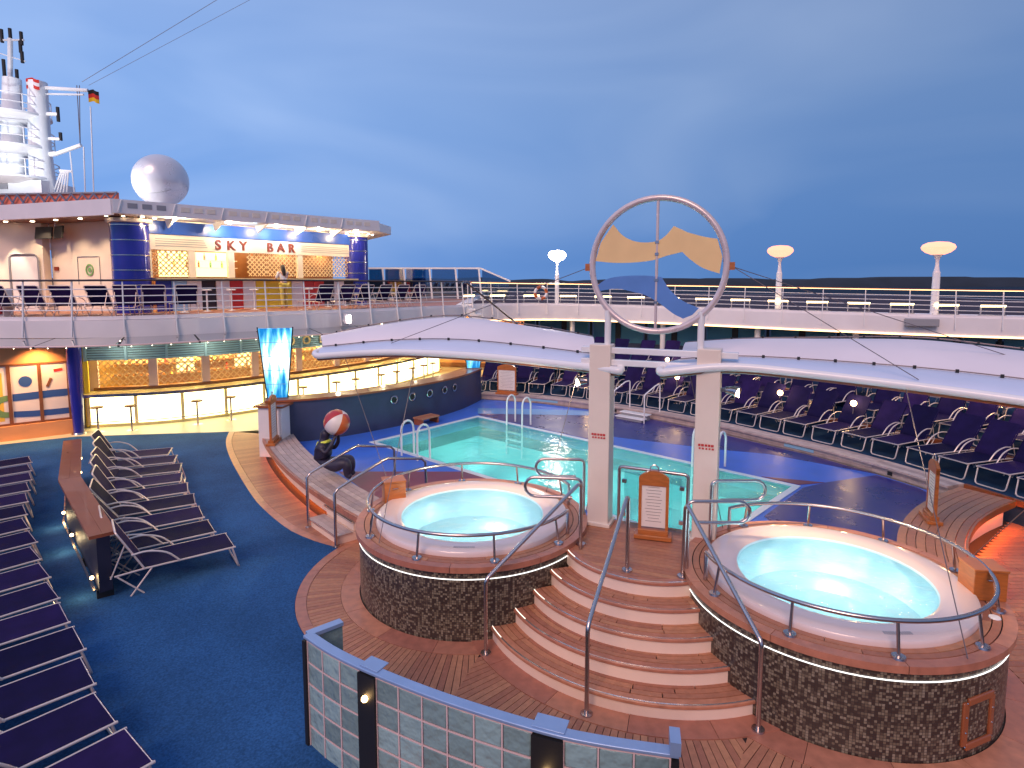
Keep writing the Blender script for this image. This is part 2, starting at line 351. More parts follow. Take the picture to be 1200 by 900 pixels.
    def sweep(self, prof, path, closed_prof=True):
        """prof: (offset to the left of travel, height); path: xyz points"""
        P = [V(*p) for p in path]; m = len(P); k = len(prof); vs = []; fs = []
        for i, p in enumerate(P):
            d = P[min(i + 1, m - 1)] - P[max(i - 1, 0)]; d.z = 0; d.normalize(); nrm = V(-d.y, d.x, 0)
            for u, w in prof: vs.append(p + nrm * u + V(0, 0, w))
        kk = k if closed_prof else k - 1
        for i in range(m - 1):
            for q in range(kk): fs.append((i * k + q, i * k + (q + 1) % k, (i + 1) * k + (q + 1) % k, (i + 1) * k + q))
        if closed_prof: fs += [tuple(range(k - 1, -1, -1)), tuple((m - 1) * k + q for q in range(k))]
        return self.add(vs, fs)
    def grid(self, rows, thick=0.0):
        """rows of points -> surface, optionally with thickness"""
        a, b = len(rows), len(rows[0]); vs = [tuple(p) for r in rows for p in r]; fs = []
        for i in range(a - 1):
            for j in range(b - 1): fs.append((i * b + j, i * b + j + 1, (i + 1) * b + j + 1, (i + 1) * b + j))
        if thick:
            k = a * b; vs += [(p[0], p[1], p[2] - thick) for p in vs]; fs += [tuple(q + k for q in f[::-1]) for f in fs]
            rim = [j for j in range(b)] + [i * b + b - 1 for i in range(1, a)] + [(a - 1) * b + j for j in range(b - 2, -1, -1)] + [i * b for i in range(a - 2, 0, -1)]
            for i in range(len(rim)):
                p, q = rim[i], rim[(i + 1) % len(rim)]; fs.append((q, p, p + k, q + k))
        return self.add(vs, fs)
    def sphere(self, c, r, n=16, m=10, sz=1.0):
        pr = [(max(1e-4, r * math.sin(math.pi * i / m)), -r * sz * math.cos(math.pi * i / m)) for i in range(m + 1)]
        return self.lathe(pr, c, n)
def mesh_of(mb, name, mat, org=(0, 0, 0), ang=38):
    me = bpy.data.meshes.new(name)
    ox, oy, oz = org
    me.from_pydata([(x - ox, y - oy, z - oz) for x, y, z in mb.v], [], mb.f)
    me.materials.append(MATS[mat])
    me.polygons.foreach_set('use_smooth', [True] * len(me.polygons))
    me.set_sharp_from_angle(angle=R(ang)); me.update()
    return me
ORG = {}
def setp(o, label=None, cat=None, group=None, kind=None):
    if label: o['label'] = label
    if cat: o['category'] = cat
    if group: o['group'] = group
    if kind: o['kind'] = kind
    return o
def thing(name, label, cat, loc=(0, 0, 0), group=None, rz=0.0):
    o = bpy.data.objects.new(name, None); COL.objects.link(o); o.location = loc; o.rotation_euler = (0, 0, rz); o.empty_display_size = .2
    ORG[o.name] = tuple(loc); return setp(o, label, cat, group)
def bevel(o, w=.006, seg=2):
    b = o.modifiers.new('bevel', 'BEVEL'); b.width = w; b.segments = seg; b.limit_method = 'ANGLE'; b.angle_limit = R(40); return o
def part(name, mb, mat, parent, label=None, kind=None, bev=0.0, ang=38):
    o = bpy.data.objects.new(name, mesh_of(mb, name, mat, ORG[parent.name], ang)); COL.objects.link(o); o.parent = parent
    ORG[o.name] = ORG[parent.name]
    if bev: bevel(o, bev)
    return setp(o, label, kind=kind)
def solo(name, mb, mat, label=None, cat=None, group=None, kind=None, bev=0.0, ang=38):
    xs = [p[0] for p in mb.v]; ys = [p[1] for p in mb.v]; zs = [p[2] for p in mb.v]
    org = ((min(xs) + max(xs)) / 2, (min(ys) + max(ys)) / 2, min(zs))
    o = bpy.data.objects.new(name, mesh_of(mb, name, mat, org, ang)); COL.objects.link(o); o.location = org; ORG[o.name] = org
    if bev: bevel(o, bev)
    return setp(o, label, cat, group, kind)
def copy_tree(o, parent=None):
    c = o.copy(); COL.objects.link(c); c.parent = parent; ORG[c.name] = ORG.get(o.name, (0, 0, 0))
    for ch in list(o.children): copy_tree(ch, c)
    return c
def lamp(name, kind, loc, energy, col, parent=None, size=.1, target=None, spot=60, blend=.5):
    l = bpy.data.lights.new(name, kind); l.energy = energy; l.color = col
    if kind == 'AREA': l.shape = 'DISK'; l.size = size
    else: l.shadow_soft_size = size
    if kind == 'SPOT': l.spot_size = R(spot); l.spot_blend = blend
    o = bpy.data.objects.new(name, l); COL.objects.link(o)
    org = V(0, 0, 0)
    if parent: o.parent = parent; org = V(*ORG[parent.name])
    o.location = V(*loc) - org
    if target is not None: o.rotation_euler = (V(*target) - V(*loc)).to_track_quat('-Z', 'Y').to_euler()
    return o
def catmull(P, n=8):
    P = [V(*p) for p in P]; Q = [2 * P[0] - P[1]] + P + [2 * P[-1] - P[-2]]; out = []
    for i in range(1, len(Q) - 2):
        a, b, c, d = Q[i - 1:i + 3]
        for k in range(n):
            t = k / n; out.append(.5 * ((2 * b) + (c - a) * t + (2 * a - 5 * b + 4 * c - d) * t * t + (3 * b - a - 3 * c + d) * t ** 3))
    return out + [P[-1]]
class Path:
    def __init__(self, P, n=12, smooth=True):
        self.p = catmull(P, n) if smooth else [V(*q) for q in P]; self.s = [0.0]
        for a, b in zip(self.p, self.p[1:]): self.s.append(self.s[-1] + (b - a).length)
        self.len = self.s[-1]
    def at(self, s, off=0.0):
        """point at arc length s, moved off to the left; and the unit direction"""
        i = 0; s0 = min(max(s, 0), self.len)
        while i < len(self.s) - 2 and self.s[i + 1] < s0: i += 1
        a, b = self.p[i], self.p[i + 1]; d = (b - a); t = (s - self.s[i]) / max(1e-9, self.s[i + 1] - self.s[i])
        q = a + d * t; i0 = max(i - 1, 0); i1 = min(i + 2, len(self.p) - 1); d = self.p[i1] - self.p[i0]; d.z = 0; d.normalize()
        return q + V(-d.y, d.x, 0) * off, d
    def line(self, off=0.0, s0=0.0, s1=None, step=.4, dz=0.0):
        s1 = self.len if s1 is None else s1; n = max(2, int(math.ceil((s1 - s0) / step)))
        return [self.at(s0 + (s1 - s0) * i / n, off)[0] + V(0, 0, dz) for i in range(n + 1)]
def clip(poly, a, b, c):
    """keep a*x+b*y<=c"""
    out = []
    for i in range(len(poly)):
        p, q = poly[i], poly[(i + 1) % len(poly)]; dp = a * p[0] + b * p[1] - c; dq = a * q[0] + b * q[1] - c
        if dp <= 0: out.append(p)
        if (dp < 0 < dq) or (dq < 0 < dp):
            t = dp / (dp - dq); out.append((p[0] + (q[0] - p[0]) * t, p[1] + (q[1] - p[1]) * t))
    return out
def area(poly): return .5 * sum(poly[i][0] * poly[(i + 1) % len(poly)][1] - poly[(i + 1) % len(poly)][0] * poly[i][1] for i in range(len(poly)))
ORDW = 'first second third fourth fifth sixth seventh eighth ninth tenth eleventh twelfth thirteenth fourteenth fifteenth sixteenth seventeenth eighteenth nineteenth twentieth twenty-first twenty-second twenty-third twenty-fourth twenty-fifth twenty-sixth twenty-seventh twenty-eighth twenty-ninth thirtieth'.split()
def arcpts(c, r, a0, a1, n=24): return [(c[0] + r * math.cos(a0 + (a1 - a0) * i / n), c[1] + r * math.sin(a0 + (a1 - a0) * i / n)) for i in range(n + 1)]

# ------------------------------------------------------------------ plan of the place (metres; x right, y away, z up from the pool deck level)
TL, TR, ST = (-.58, 8.72), (3.73, 6.82), (1.83, 7.95)      # left spa, right spa, centre of the fan stair
RIM_Z, RIM_R, WALL_R = .97, 1.69, 1.63
PLAT_Z = .90
PZ = .27                                                   # the pool deck is a step up from the main deck
POOL = [(-3.50, 15.42), (3.06, 9.31), (5.66, 12.00), (-1.04, 18.33)]
BC = (13.6, 25.25)                                          # centre of the long curved bench
UPL = Path([(-30, 16.9, 3.33), (-16, 16.7, 3.33), (-13, 16.7, 3.33), (-10.7, 17.1, 3.34), (-8.1, 18.95, 3.35), (-5.4, 21.7, 3.33), (-2.05, 26.2, 3.30)])
UPR = Path([(-2.0, 27.9, 3.28), (-.4, 30.0, 3.24), (2.5, 30.9, 3.20), (6.0, 29.9, 3.15), (9.5, 28.1, 3.10), (13, 26.2, 3.04), (16.5, 24.6, 2.99), (20, 23.4, 2.95), (27, 21.0, 2.90)])
# ================================================================== THE SETTING
# sea and far shore
sea = MB(); sea.grid([[(-9000, -3000, -20), (9000, -3000, -20)], [(-9000, 9000, -20), (9000, 9000, -20)]]); solo('sea', sea, 'sea', kind='structure')
sh = MB(); rows = [[], [], []]
for i in range(161):
    x = -4200 + i * 60; h = 14 + 6 * math.sin(i * .31) + 4 * math.sin(i * 1.13 + 1) + random.uniform(-2.5, 2.5) + (7 if i > 95 else 0)
    rows[0].append((x, 2900, -20.5)); rows[1].append((x, 3000, h)); rows[2].append((x, 3600, h + 4))
sh.grid(rows); solo('far_shore', sh, 'shore', kind='structure')

# main deck plate with the pool cut out
dk = MB(); dk.prism([(-40, -6), (40, -6), (40, 45), (-40, 45)], -.30, 0, [POOL])
solo('deck_floor', dk, 'caulk', kind='structure')
# blue carpet of the open deck
outer = [(-8.30, 17.55), (-7.95, 16.6), (-7.45, 15.6), (-6.72, 14.34), (-5.85, 12.95), (-5.10, 11.82), (-4.45, 11.0), (-3.90, 10.40), (-3.35, 9.98), (-2.88, 9.72)]
circ = arcpts(TL, 2.51, R(156), R(232), 20)
cp = MB(); cp.prism(outer + circ + [(-1.4, 5.2), (-1.2, 2.0), (-1.2, -4), (-30, -4), (-30, 15.3), (-14.2, 15.9), (-12.4, 17.0)], 0.001, .014)
solo('carpet', cp, 'carpet', kind='structure')
bf = MB(); bf.prism([(-30, 15.35), (-14.2, 15.95), (-12.4, 17.05), (-8.30, 17.6), (-6.6, 17.2), (-5.0, 18.6), (-2.0, 22.4), (-.6, 26.0), (-1.0, 34), (-30, 34)], .001, .010)
solo('bar_floor', bf, 'bar_floor', kind='structure')

# pool deck: raised blue sheet with painted fields, pool cut out
pd = MB()
PDK = arcpts(BC, 21.66, R(206.5), R(223.4), 16) + [(-1.3, 10.0), (.4, 9.25), (1.0, 8.93), (3.1, 8.06), (4.6, 7.6), (5.55, 8.3), (6.15, 9.3), (7.04, 10.26), (7.86, 10.89), (8.25, 11.3), (8.25, 11.8), (7.80, 12.9), (7.2, 14.1), (6.42, 15.2), (5.6, 16.4), (4.2, 18.05), (2.55, 19.42), (.9, 20.47), (-1.0, 21.2), (-1.2, 21.2), (-1.75, 19.5), (-2.65, 18.1), (-4.05, 16.55), (-5.0, 15.85), (-5.7, 15.62)]
pd.prism(PDK, .001, PZ + .004, [POOL]); pdo = solo('pool_deck', pd, 'pool_blue', kind='structure')
def field(name, poly, mat, z): part(name, MB().prism(poly, PZ + .002, PZ + z), mat, pdo)
P0, P1, P2, P3 = POOL
field('painted_field', [(-.98, 18.56), (2.2, 15.55), (2.27, 16.2), (5.1, 14.73), (6.16, 14.35), (7.85, 12.80), (7.18, 14.08), (6.40, 15.18), (5.58, 16.38), (4.18, 18.03), (2.9, 19.1), (2.43, 18.58), (-1.07, 18.83)], 'pool_navy', .008)
field('painted_field', [(-1.07, 18.83), (2.43, 18.60), (2.75, 19.2), (.83, 19.50), (-1.12, 19.67)], 'pool_light', .010)
field('painted_field', [(7.80, 12.72), (6.44, 12.23), (5.85, 11.92), (4.45, 10.42), (4.6, 8.2), (5.6, 8.45), (6.15, 9.4), (7.0, 10.3), (8.15, 11.3), (8.15, 11.9)], 'pool_navy', .008)
field('painted_field', [(5.30, 12.62), (5.85, 12.10), (6.44, 12.23)], 'pool_maroon', .012)
field('painted_field', [(-3.78, 12.96), (-.98, 12.96), (1.25, 10.90), (1.0, 9.1), (-.8, 10.0), (-2.0, 10.7), (-3.0, 11.85)], 'pool_maroon', .010)
cop = MB()
for a, b in ((P0, P1), (P1, P2), (P2, P3), (P3, P0)):
    d = V(b[0] - a[0], b[1] - a[1], 0).normalized(); n = V(d.y, -d.x, 0) * .07
    cop.beam((a[0] + n.x - d.x * .13, a[1] + n.y - d.y * .13, PZ + .006), (b[0] + n.x + d.x * .005, b[1] + n.y + d.y * .005, PZ + .006), .13, .022)
part('coping', cop, 'pool_white', pdo)
# pool basin and water
bas = MB()
bas.add([(*p, PZ) for p in POOL] + [(*p, PZ - 1.15) for p in POOL], [(0, 1, 5, 4), (1, 2, 6, 5), (2, 3, 7, 6), (3, 0, 4, 7), (4, 5, 6, 7)])
bo = solo('pool_basin', bas, 'pool_tile', kind='structure')
wt = MB(); g = 20
wt.add([(*p, PZ - .022) for p in POOL], [(0, 1, 2, 3)]); solo('pool_water', wt, 'pool_water', kind='structure')
def pl(u, v, z):   # point in the pool plan
    a = V(*P0, 0).lerp(V(*P1, 0), u); b = V(*P3, 0).lerp(V(*P2, 0), u); q = a.lerp(b, v); return (q.x, q.y, z)
for u, v in [(a_, b_) for a_ in (.09, .29, .5, .71, .91) for b_ in (.25, .75)]:
    lamp('pool_light', 'POINT', pl(u, v, PZ - .72), 15, (.66, 1.0, .96), size=.3)

# teak planking ------------------------------------------------------
teak_o = bpy.data.objects.new('teak_planking', None); COL.objects.link(teak_o); ORG[teak_o.name] = (0, 0, 0); teak_o['kind'] = 'structure'
def rad_line(c0, r0, c1, r1):
    """half plane nearer circle 0 (power diagram)"""
    a = 2 * (c1[0] - c0[0]); b = 2 * (c1[1] - c0[1]); c = (c1[0] ** 2 + c1[1] ** 2 - r1 * r1) - (c0[0] ** 2 + c0[1] ** 2 - r0 * r0)
    return a, b, c
def fan(c, r0, r1, a0, a1, w, clips=(), z=.010, mat='teak', rj=None):
    rm = r0 * .75 + r1 * .25 if r1 - r0 > 1 else (r0 + r1) / 2
    n = int((a1 - a0) * rm / w)
    for i in range(n):
        t0 = a0 + (a1 - a0) * (i + .05) / n; t1 = a0 + (a1 - a0) * (i + .95) / n
        segs = [(r0, r1)]
        if r1 - r0 > 1.0:
            k = r0 + random.uniform(.6, r1 - r0 - .3); segs = [(r0, k - .004), (k + .004, r1)]
        for ra, rb in segs:
            poly = [(c[0] + r * math.cos(t), c[1] + r * math.sin(t)) for r, t in ((ra, t0), (rb, t0), (rb, t1), (ra, t1))]
            for cl_ in clips: poly = clip(poly, *cl_) if len(poly) > 2 else []
            if len(poly) > 2 and abs(area(poly)) > .004: part('plank', MB().prism(poly, .0006, z), mat, teak_o)
def ring(c, r0, r1, a0, a1, z0, z1, seg, mat, par, name='plank', n=8, gap=.006):
    k = max(1, round((a1 - a0) / seg)); off = random.uniform(0, 1) if k > 3 else 0
    for i in range(k):
        t0 = a0 + (a1 - a0) * i / k + gap / r1 / 2; t1 = a0 + (a1 - a0) * (i + 1) / k - gap / r1 / 2
        part(name, MB().sector(c, r0, r1, t0, t1, z0, z1, n), mat, par)
AL = rad_line(TL, 1.9, ST, 2.48); SA = tuple(-q for q in AL)
SR = rad_line(ST, 2.48, TR, 1.95); RS = tuple(-q for q in SR)
ring(TL, 1.645, 1.90, R(140), R(330), .0006, .012, R(24), 'teak_trim', teak_o)
ring(TL, 2.36, 2.505, R(156), R(232), .0006, .016, R(20), 'teak_trim', teak_o)
fan(TL, 1.905, 2.355, R(140), R(232), .075)
fan(TL, 1.905, 4.6, R(232), R(318), .085, [AL])
ring(ST, 2.19, 2.48, R(172), R(335), .0006, .016, R(20), 'teak_trim', teak_o)
fan(ST, 2.485, 4.6, R(195), R(318), .085, [SA, SR])
ring(TR, 1.645, 1.95, R(165), R(405), .0006, .012, R(24), 'teak_trim', teak_o)
fan(TR, 1.955, 3.4, R(188), R(330), .085, [RS])
part('plank', MB().prism([(-3.75, 10.75), (-3.0, 9.78), (-2.75, 9.5), (-2.2, 9.8), (-1.9, 10.4), (-2.7, 11.3)], .0003, .0085), 'teak_trim', teak_o)
# straight planks of the walk on the right
def inside_any(p): return math.hypot(p[0] - TR[0], p[1] - TR[1]) < 1.95
y = 4.4
while y < 11.3:
    x = 4.4 + random.uniform(0, .8); step_ = .105
    th = math.radians(-4)
    while x < 15:
        ln = random.uniform(1.6, 3.0)
        a, b2 = x, x + ln - .008
        cy_ = y + step_ / 2
        dx = 1.95 ** 2 - (cy_ - TR[1]) ** 2
        if dx > 0: a = max(a, TR[0] + math.sqrt(dx) + .01)
        if cy_ < TR[1] - .2:
            a = max(a, TR[0] + 3.41 * math.cos(math.asin(max(-1, min(1, (cy_ - TR[1]) / 3.41)))) + .02 if abs(cy_ - TR[1]) < 3.4 and cy_ < TR[1] - 1.7 else a)
        if cy_ > 8.0: a = max(a, 5.8 + (cy_ - 8.0) * 1.18)
        if b2 - a > .15: part('plank', MB().prism([(a, y), (b2, y), (b2, y + step_ - .008), (a, y + step_ - .008)], .0006, .009), 'teak', teak_o)
        x += ln
    y += step_
# walkway beside the long bench: planks across it, border boards along the carpet
wk = Path([(x, y, 0) for x, y in reversed(outer)])        # from the spa end to the bar end; left side = carpet? (travels up-left)
s = .1
while s < wk.len - .05:
    p, d = wk.at(s); nrm = V(d.y, -d.x, 0)               # to the right: towards the bench
    ang = math.atan2(p.y - BC[1], p.x - BC[0]); rb = math.hypot(p.x - BC[0], p.y - BC[1])
    w = rb - 22.30
    a = p + nrm * .16; e1, e2 = d * .0485, nrm * (max(.4, w) )
    q = [a - e1, a + e1, p + nrm * w + e1, p + nrm * w - e1]
    part('plank', MB().prism([(k.x, k.y) for k in q], .0006, .010), 'teak', teak_o)
    s += .103
s = 0
while s < wk.len - .2:
    e = min(s + 1.5, wk.len)
    part('plank', MB().sweep([(-.15, .0006), (-.005, .0006), (-.005, .017), (-.15, .017)], wk.line(0, s + .004, e - .004, .3)), 'teak_trim', teak_o); s = e

# upper deck slabs
ud = MB(); ud.prism([(p.x, p.y) for p in UPL.line(0, 0, None, .6)] + [(-2.0, 27.8), (-2.6, 60), (-45, 60), (-45, 16.9)], 2.85, 3.33); udl = solo('upper_deck', ud, 'lavender_fascia', kind='structure')
fs_ = MB(); fs_.prism([(p.x, p.y) for p in UPL.line(.35, 0, None, .6)] + [(-2.6, 28.3), (-3.2, 59), (-44, 59), (-44, 17.4)], 3.331, 3.336); part('deck_covering', fs_, 'teak', udl)
ud = MB()
lp = UPR.line(0, 0, None, .7); bk = [V(45, 16, 2.8), V(45, 70, 2.8), V(-2.4, 70, 3.3)]
tp = [(p.x, p.y) for p in lp] + [(b_.x, b_.y) for b_ in bk]; zs = [p.z for p in lp] + [b_.z for b_ in bk]
ud.prism(tp, 0, 1)
ud.v = [(x, y, (zs[i % len(zs)] - (0 if i < len(zs) else .74))) for i, (x, y, z) in enumerate(ud.v)]
udr = solo('upper_deck', ud, 'lavender_fascia', kind='structure')
fs_ = MB(); lq = UPR.line(.5, .4, None, .7); tq = [(p.x, p.y) for p in lq] + [(44, 17), (44, 69), (-2, 69)]; zq = [p.z for p in lq] + [2.8, 2.8, 3.3]
fs_.prism(tq, 0, 1); fs_.v = [(x, y, zq[i % len(zq)] + (.012 if i < len(zq) else .004)) for i, (x, y, z) in enumerate(fs_.v)]; part('deck_covering', fs_, 'far_deck', udr)
# ================================================================== TERRACE, LEDGE, BENCHES
TP = Path([(-2.2, 21.6, 0), (-1.15, 21.25, 0), (.88, 20.55, 0), (2.55, 19.48, 0), (4.2, 18.1, 0), (5.67, 16.42, 0), (6.49, 15.2, 0), (7.25, 14.1, 0), (7.88, 12.87, 0), (8.32, 11.72, 0), (9.0, 9.8, 0), (9.8, 7.5, 0)])
def s_near(path, x, y):
    best = min(range(len(path.p)), key=lambda i: (path.p[i].x - x) ** 2 + (path.p[i].y - y) ** 2); return path.s[best]
S_END = s_near(TP, 8.40, 11.45); S_0 = s_near(TP, -1.15, 21.25)
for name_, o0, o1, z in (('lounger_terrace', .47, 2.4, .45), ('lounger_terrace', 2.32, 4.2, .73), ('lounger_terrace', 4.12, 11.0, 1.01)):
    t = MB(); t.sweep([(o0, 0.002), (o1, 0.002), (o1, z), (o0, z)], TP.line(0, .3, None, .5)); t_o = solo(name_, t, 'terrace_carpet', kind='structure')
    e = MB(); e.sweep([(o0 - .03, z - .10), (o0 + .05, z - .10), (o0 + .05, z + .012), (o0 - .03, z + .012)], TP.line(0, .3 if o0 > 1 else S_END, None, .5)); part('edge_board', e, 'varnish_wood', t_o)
lg = thing('pool_ledge', 'curved low wooden ledge edging the far side of the pool below the loungers', 'ledge', tuple(TP.at(S_0)[0]))
part('core', MB().sweep([(.05, .001), (.46, .001), (.46, .425), (.05, .425)], TP.line(0, S_0, S_END, .4)), 'teak_grey', lg)
s = S_0; i = 0
while s < S_END - .1:
    e = min(s + 2.1, S_END)
    for j in range(3): part('plank', MB().sweep([(-.02 + j * .162, .43), (.136 + j * .162, .43), (.136 + j * .162, .472), (-.02 + j * .162, .472)], TP.line(0, s + .004, e - .004, .35)), 'teak_grey', lg)
    for j in range(2): part('face_board', MB().sweep([(.022, PZ + .01 + j * .075), (.049, PZ + .01 + j * .075), (.049, PZ + .08 + j * .075), (.022, PZ + .08 + j * .075)], TP.line(0, s + .004, e - .004, .35)), 'teak_grey', lg)
    s = e
for sx, w in ((s_near(TP, .55, 20.65), 1.1), (s_near(TP, 6.75, 14.85), .75)):
    part('glass_inset', MB().sweep([(.008, .33), (.021, .33), (.021, .40), (.008, .40)], TP.line(0, sx, sx + w, .3)), 'louvre_blue', lg)
for sx in (s_near(TP, 8.0, 12.6), s_near(TP, 3.2, 19.0)):
    p, d = TP.at(sx, .012); part('drain_grate', MB().box((p.x, p.y, .35), (.10, .02, .08), math.atan2(d.y, d.x)), 'black_metal', lg)

# long bench on the left with a light strip at its foot
A0, A1 = R(205.6), R(224.0)
bl = thing('curved_bench', 'long curved grey teak bench with glowing orange strip beside the blue carpet', 'bench', (BC[0] + 22 * math.cos(A0), BC[1] + 22 * math.sin(A0), 0))
part('base', MB().sector(BC, 21.66, 22.19, A0, A1, .10, .43, 40), 'cream_riser', bl); part('plinth', MB().sector(BC, 21.70, 22.09, A0, A1, .001, .099, 40), 'cream_riser', bl)
for j in range(6):
    r0 = 21.60 + j * .118
    for k in range(3):
        t0, t1 = A0 + (A1 - A0) * k / 3 + .0002, A0 + (A1 - A0) * (k + 1) / 3 - .0002
        part('plank', MB().sector(BC, r0, r0 + .108, t0, t1, .435, .49, 14), 'teak_grey', bl)
part('front_board', MB().sector(BC, 22.31, 22.36, A0, A1, .40, .493, 40), 'teak_trim', bl)
part('glow_strip', MB().sector(BC, 22.095, 22.11, A0 + .006, R(221.4), .03, .07, 40), 'led_orange', bl)

# steps over the bench with two handrails
sd = V(.665, -.747, 0); sn = V(.747, .665, 0); s0 = V(-3.62, 10.62, 0)
stp = thing('bench_steps', 'two small teak steps with pink risers leading up to the curved bench', 'steps', tuple(s0))
for k in range(2):
    a = s0 + sn * (.30 * k); rz = math.atan2(sd.y, sd.x); ln = 1.05
    c = a + sd * ln / 2 + sn * (.15 + (.15 if k == 0 else 0)) ; dep = .60 if k == 0 else .30
    part('riser', MB().box((c.x, c.y, .075 + .17 * k), (ln, dep, .149), rz), 'cream_riser', stp)
    for j in range(3):
        q = a + sd * ln / 2 + sn * (.02 + .10 * j); part('tread_board', MB().box((q.x, q.y, .16 + .17 * k), (ln + .04, .095, .02), rz), 'teak_grey', stp)
    q = a + sd * ln / 2 - sn * .035; part('nosing', MB().box((q.x, q.y, .158 + .17 * k), (ln + .04, .02, .03), rz), 'tread_metal', stp)
for nm, a, lab in (('handrail', s0 - sn * .05, 'bent steel handrail over the bench steps, on the bar side'), ('handrail', s0 + sd * 1.10 - sn * .05, 'bent steel handrail over the bench steps, on the spa side')):
    pts = [a, a + V(0, 0, .92), a + sn * .06 + V(0, 0, .99), a + sn * .9 + V(0, 0, 1.30), a + sn * 1.0 + V(0, 0, 1.32), a + sn * 1.7 + V(0, 0, 1.18), a + sn * 1.78 + V(0, 0, 1.10), a + sn * 1.80 + V(0, 0, PZ + .01)]
    h = thing(nm, lab, 'handrail', tuple(a), 'handrails of the bench steps')
    part('bar', MB().tube(pts, .024, 10), 'steel', h)
    for q in (pts[0], pts[-1]): part('base_flange', MB().lathe([(.0001, .02), (.055, .018), (.058, 0)], (q.x, q.y, q.z + .004), 14), 'steel', h)

# bench on the right
RB = Path([(8.8, 11.0, 0), (8.07, 10.55, 0), (7.25, 9.92, 0), (6.45, 9.05, 0), (5.85, 8.1, 0)])
br = thing('curved_bench', 'short curved teak bench with orange glow beneath, joining the lounger ledge', 'bench', (7.25, 9.92, 0))
part('base', MB().sweep([(-.38, .001), (.31, .001), (.31, .42), (-.38, .42)], RB.line(0, .06, None, .25)), 'cream_riser', br)
for j in range(7):
    part('plank', MB().sweep([(-.43 + j * .122, .43), (-.318 + j * .122, .43), (-.318 + j * .122, .485), (-.43 + j * .122, .485)], RB.line(0, 0, None, .25)), 'teak', br)
part('front_board', MB().sweep([(.425, .37), (.46, .37), (.46, .488), (.425, .488)], RB.line(0, 0, None, .25)), 'board_wood', br)
part('glow_strip', MB().sweep([(.37, .40), (.40, .40), (.40, .425), (.37, .425)], RB.line(0, .1, RB.len * .9, .25)), 'led_amber', br)

# free-standing notice boards with arched tops
def board(label, loc, rz, h=.62, w=.42, group=None):
    b = thing('notice_board', label, 'notice board', loc, group, 0)
    x, y, z = loc
    def T(mb):   # local -> rotated about loc
        m = Matrix.Translation((x, y, z)) @ Matrix.Rotation(rz, 4, 'Z'); mb.v = [tuple(m @ V(*p)) for p in mb.v]; return mb
    part('foot', T(MB().box((0, 0, .03), (w + .10, .22, .06)).box((0, 0, .09), (w, .13, .07))), 'board_wood', b, bev=.008)
    for s_ in (-1, 1): part('stile', T(MB().box((s_ * (w / 2 - .02), 0, .12 + h / 2), (.04, .05, h))), 'board_wood', b)
    arch = MB(); n = 10; vs = []
    for i in range(n + 1):
        xx = -w / 2 + w * i / n; zz = .12 + h + .10 * (1 - (2 * xx / w) ** 2)
        for yy in (-.028, .028): vs += [(xx, yy, h + .03), (xx, yy, zz + .02)]
    fs = []
    for i in range(n):
        o = i * 4; fs += [(o, o + 4, o + 5, o + 1), (o + 2, o + 3, o + 7, o + 6), (o + 1, o + 5, o + 7, o + 3), (o, o + 2, o + 6, o + 4)]
    fs += [(0, 1, 3, 2), (n * 4, n * 4 + 2, n * 4 + 3, n * 4 + 1)]
    arch.add(vs, fs); part('arched_top', T(arch), 'board_wood', b)
    sheet = part('notice', T(MB().box((0, 0, .15 + (h - .10) / 2), (w - .07, .03, h - .10))), 'paper', b)
    ln = MB()
    for i in range(12):
        wl = (w - .16) * (.62 + .38 * ((i * 37) % 10) / 10); zz = .15 + (h - .10) * (.93 - i * .072)
        for s_ in (-1, 1): ln.box((0, s_ * .0155, zz), (wl, .002, .006))
    part('text_lines', T(ln), 'ink', sheet, kind='stuff')
    cl_ = MB().tube([(-.06, 0, h + .22), (-.05, 0, h + .29), (0, 0, h + .32), (.05, 0, h + .29), (.06, 0, h + .22)], .009, 6); part('handle', T(cl_), 'steel', b)
    return b
board('arched wooden notice board with cream page standing between the two columns', (1.93, 8.06, PLAT_Z + .012), R(-16), .70, .40)
board('wooden notice board with white page on the pool ledge among the loungers', (-.18, 21.10, .473), R(-22), .82, .70)
board('narrow wooden notice board seen edge on at the navy wall end of the long bench', (-5.80, 14.55, .491), R(97), .95, .55)
board('tall slim wooden notice board on the short bench beside the right spa', (6.92, 9.75, .486), R(70), .78, .42)
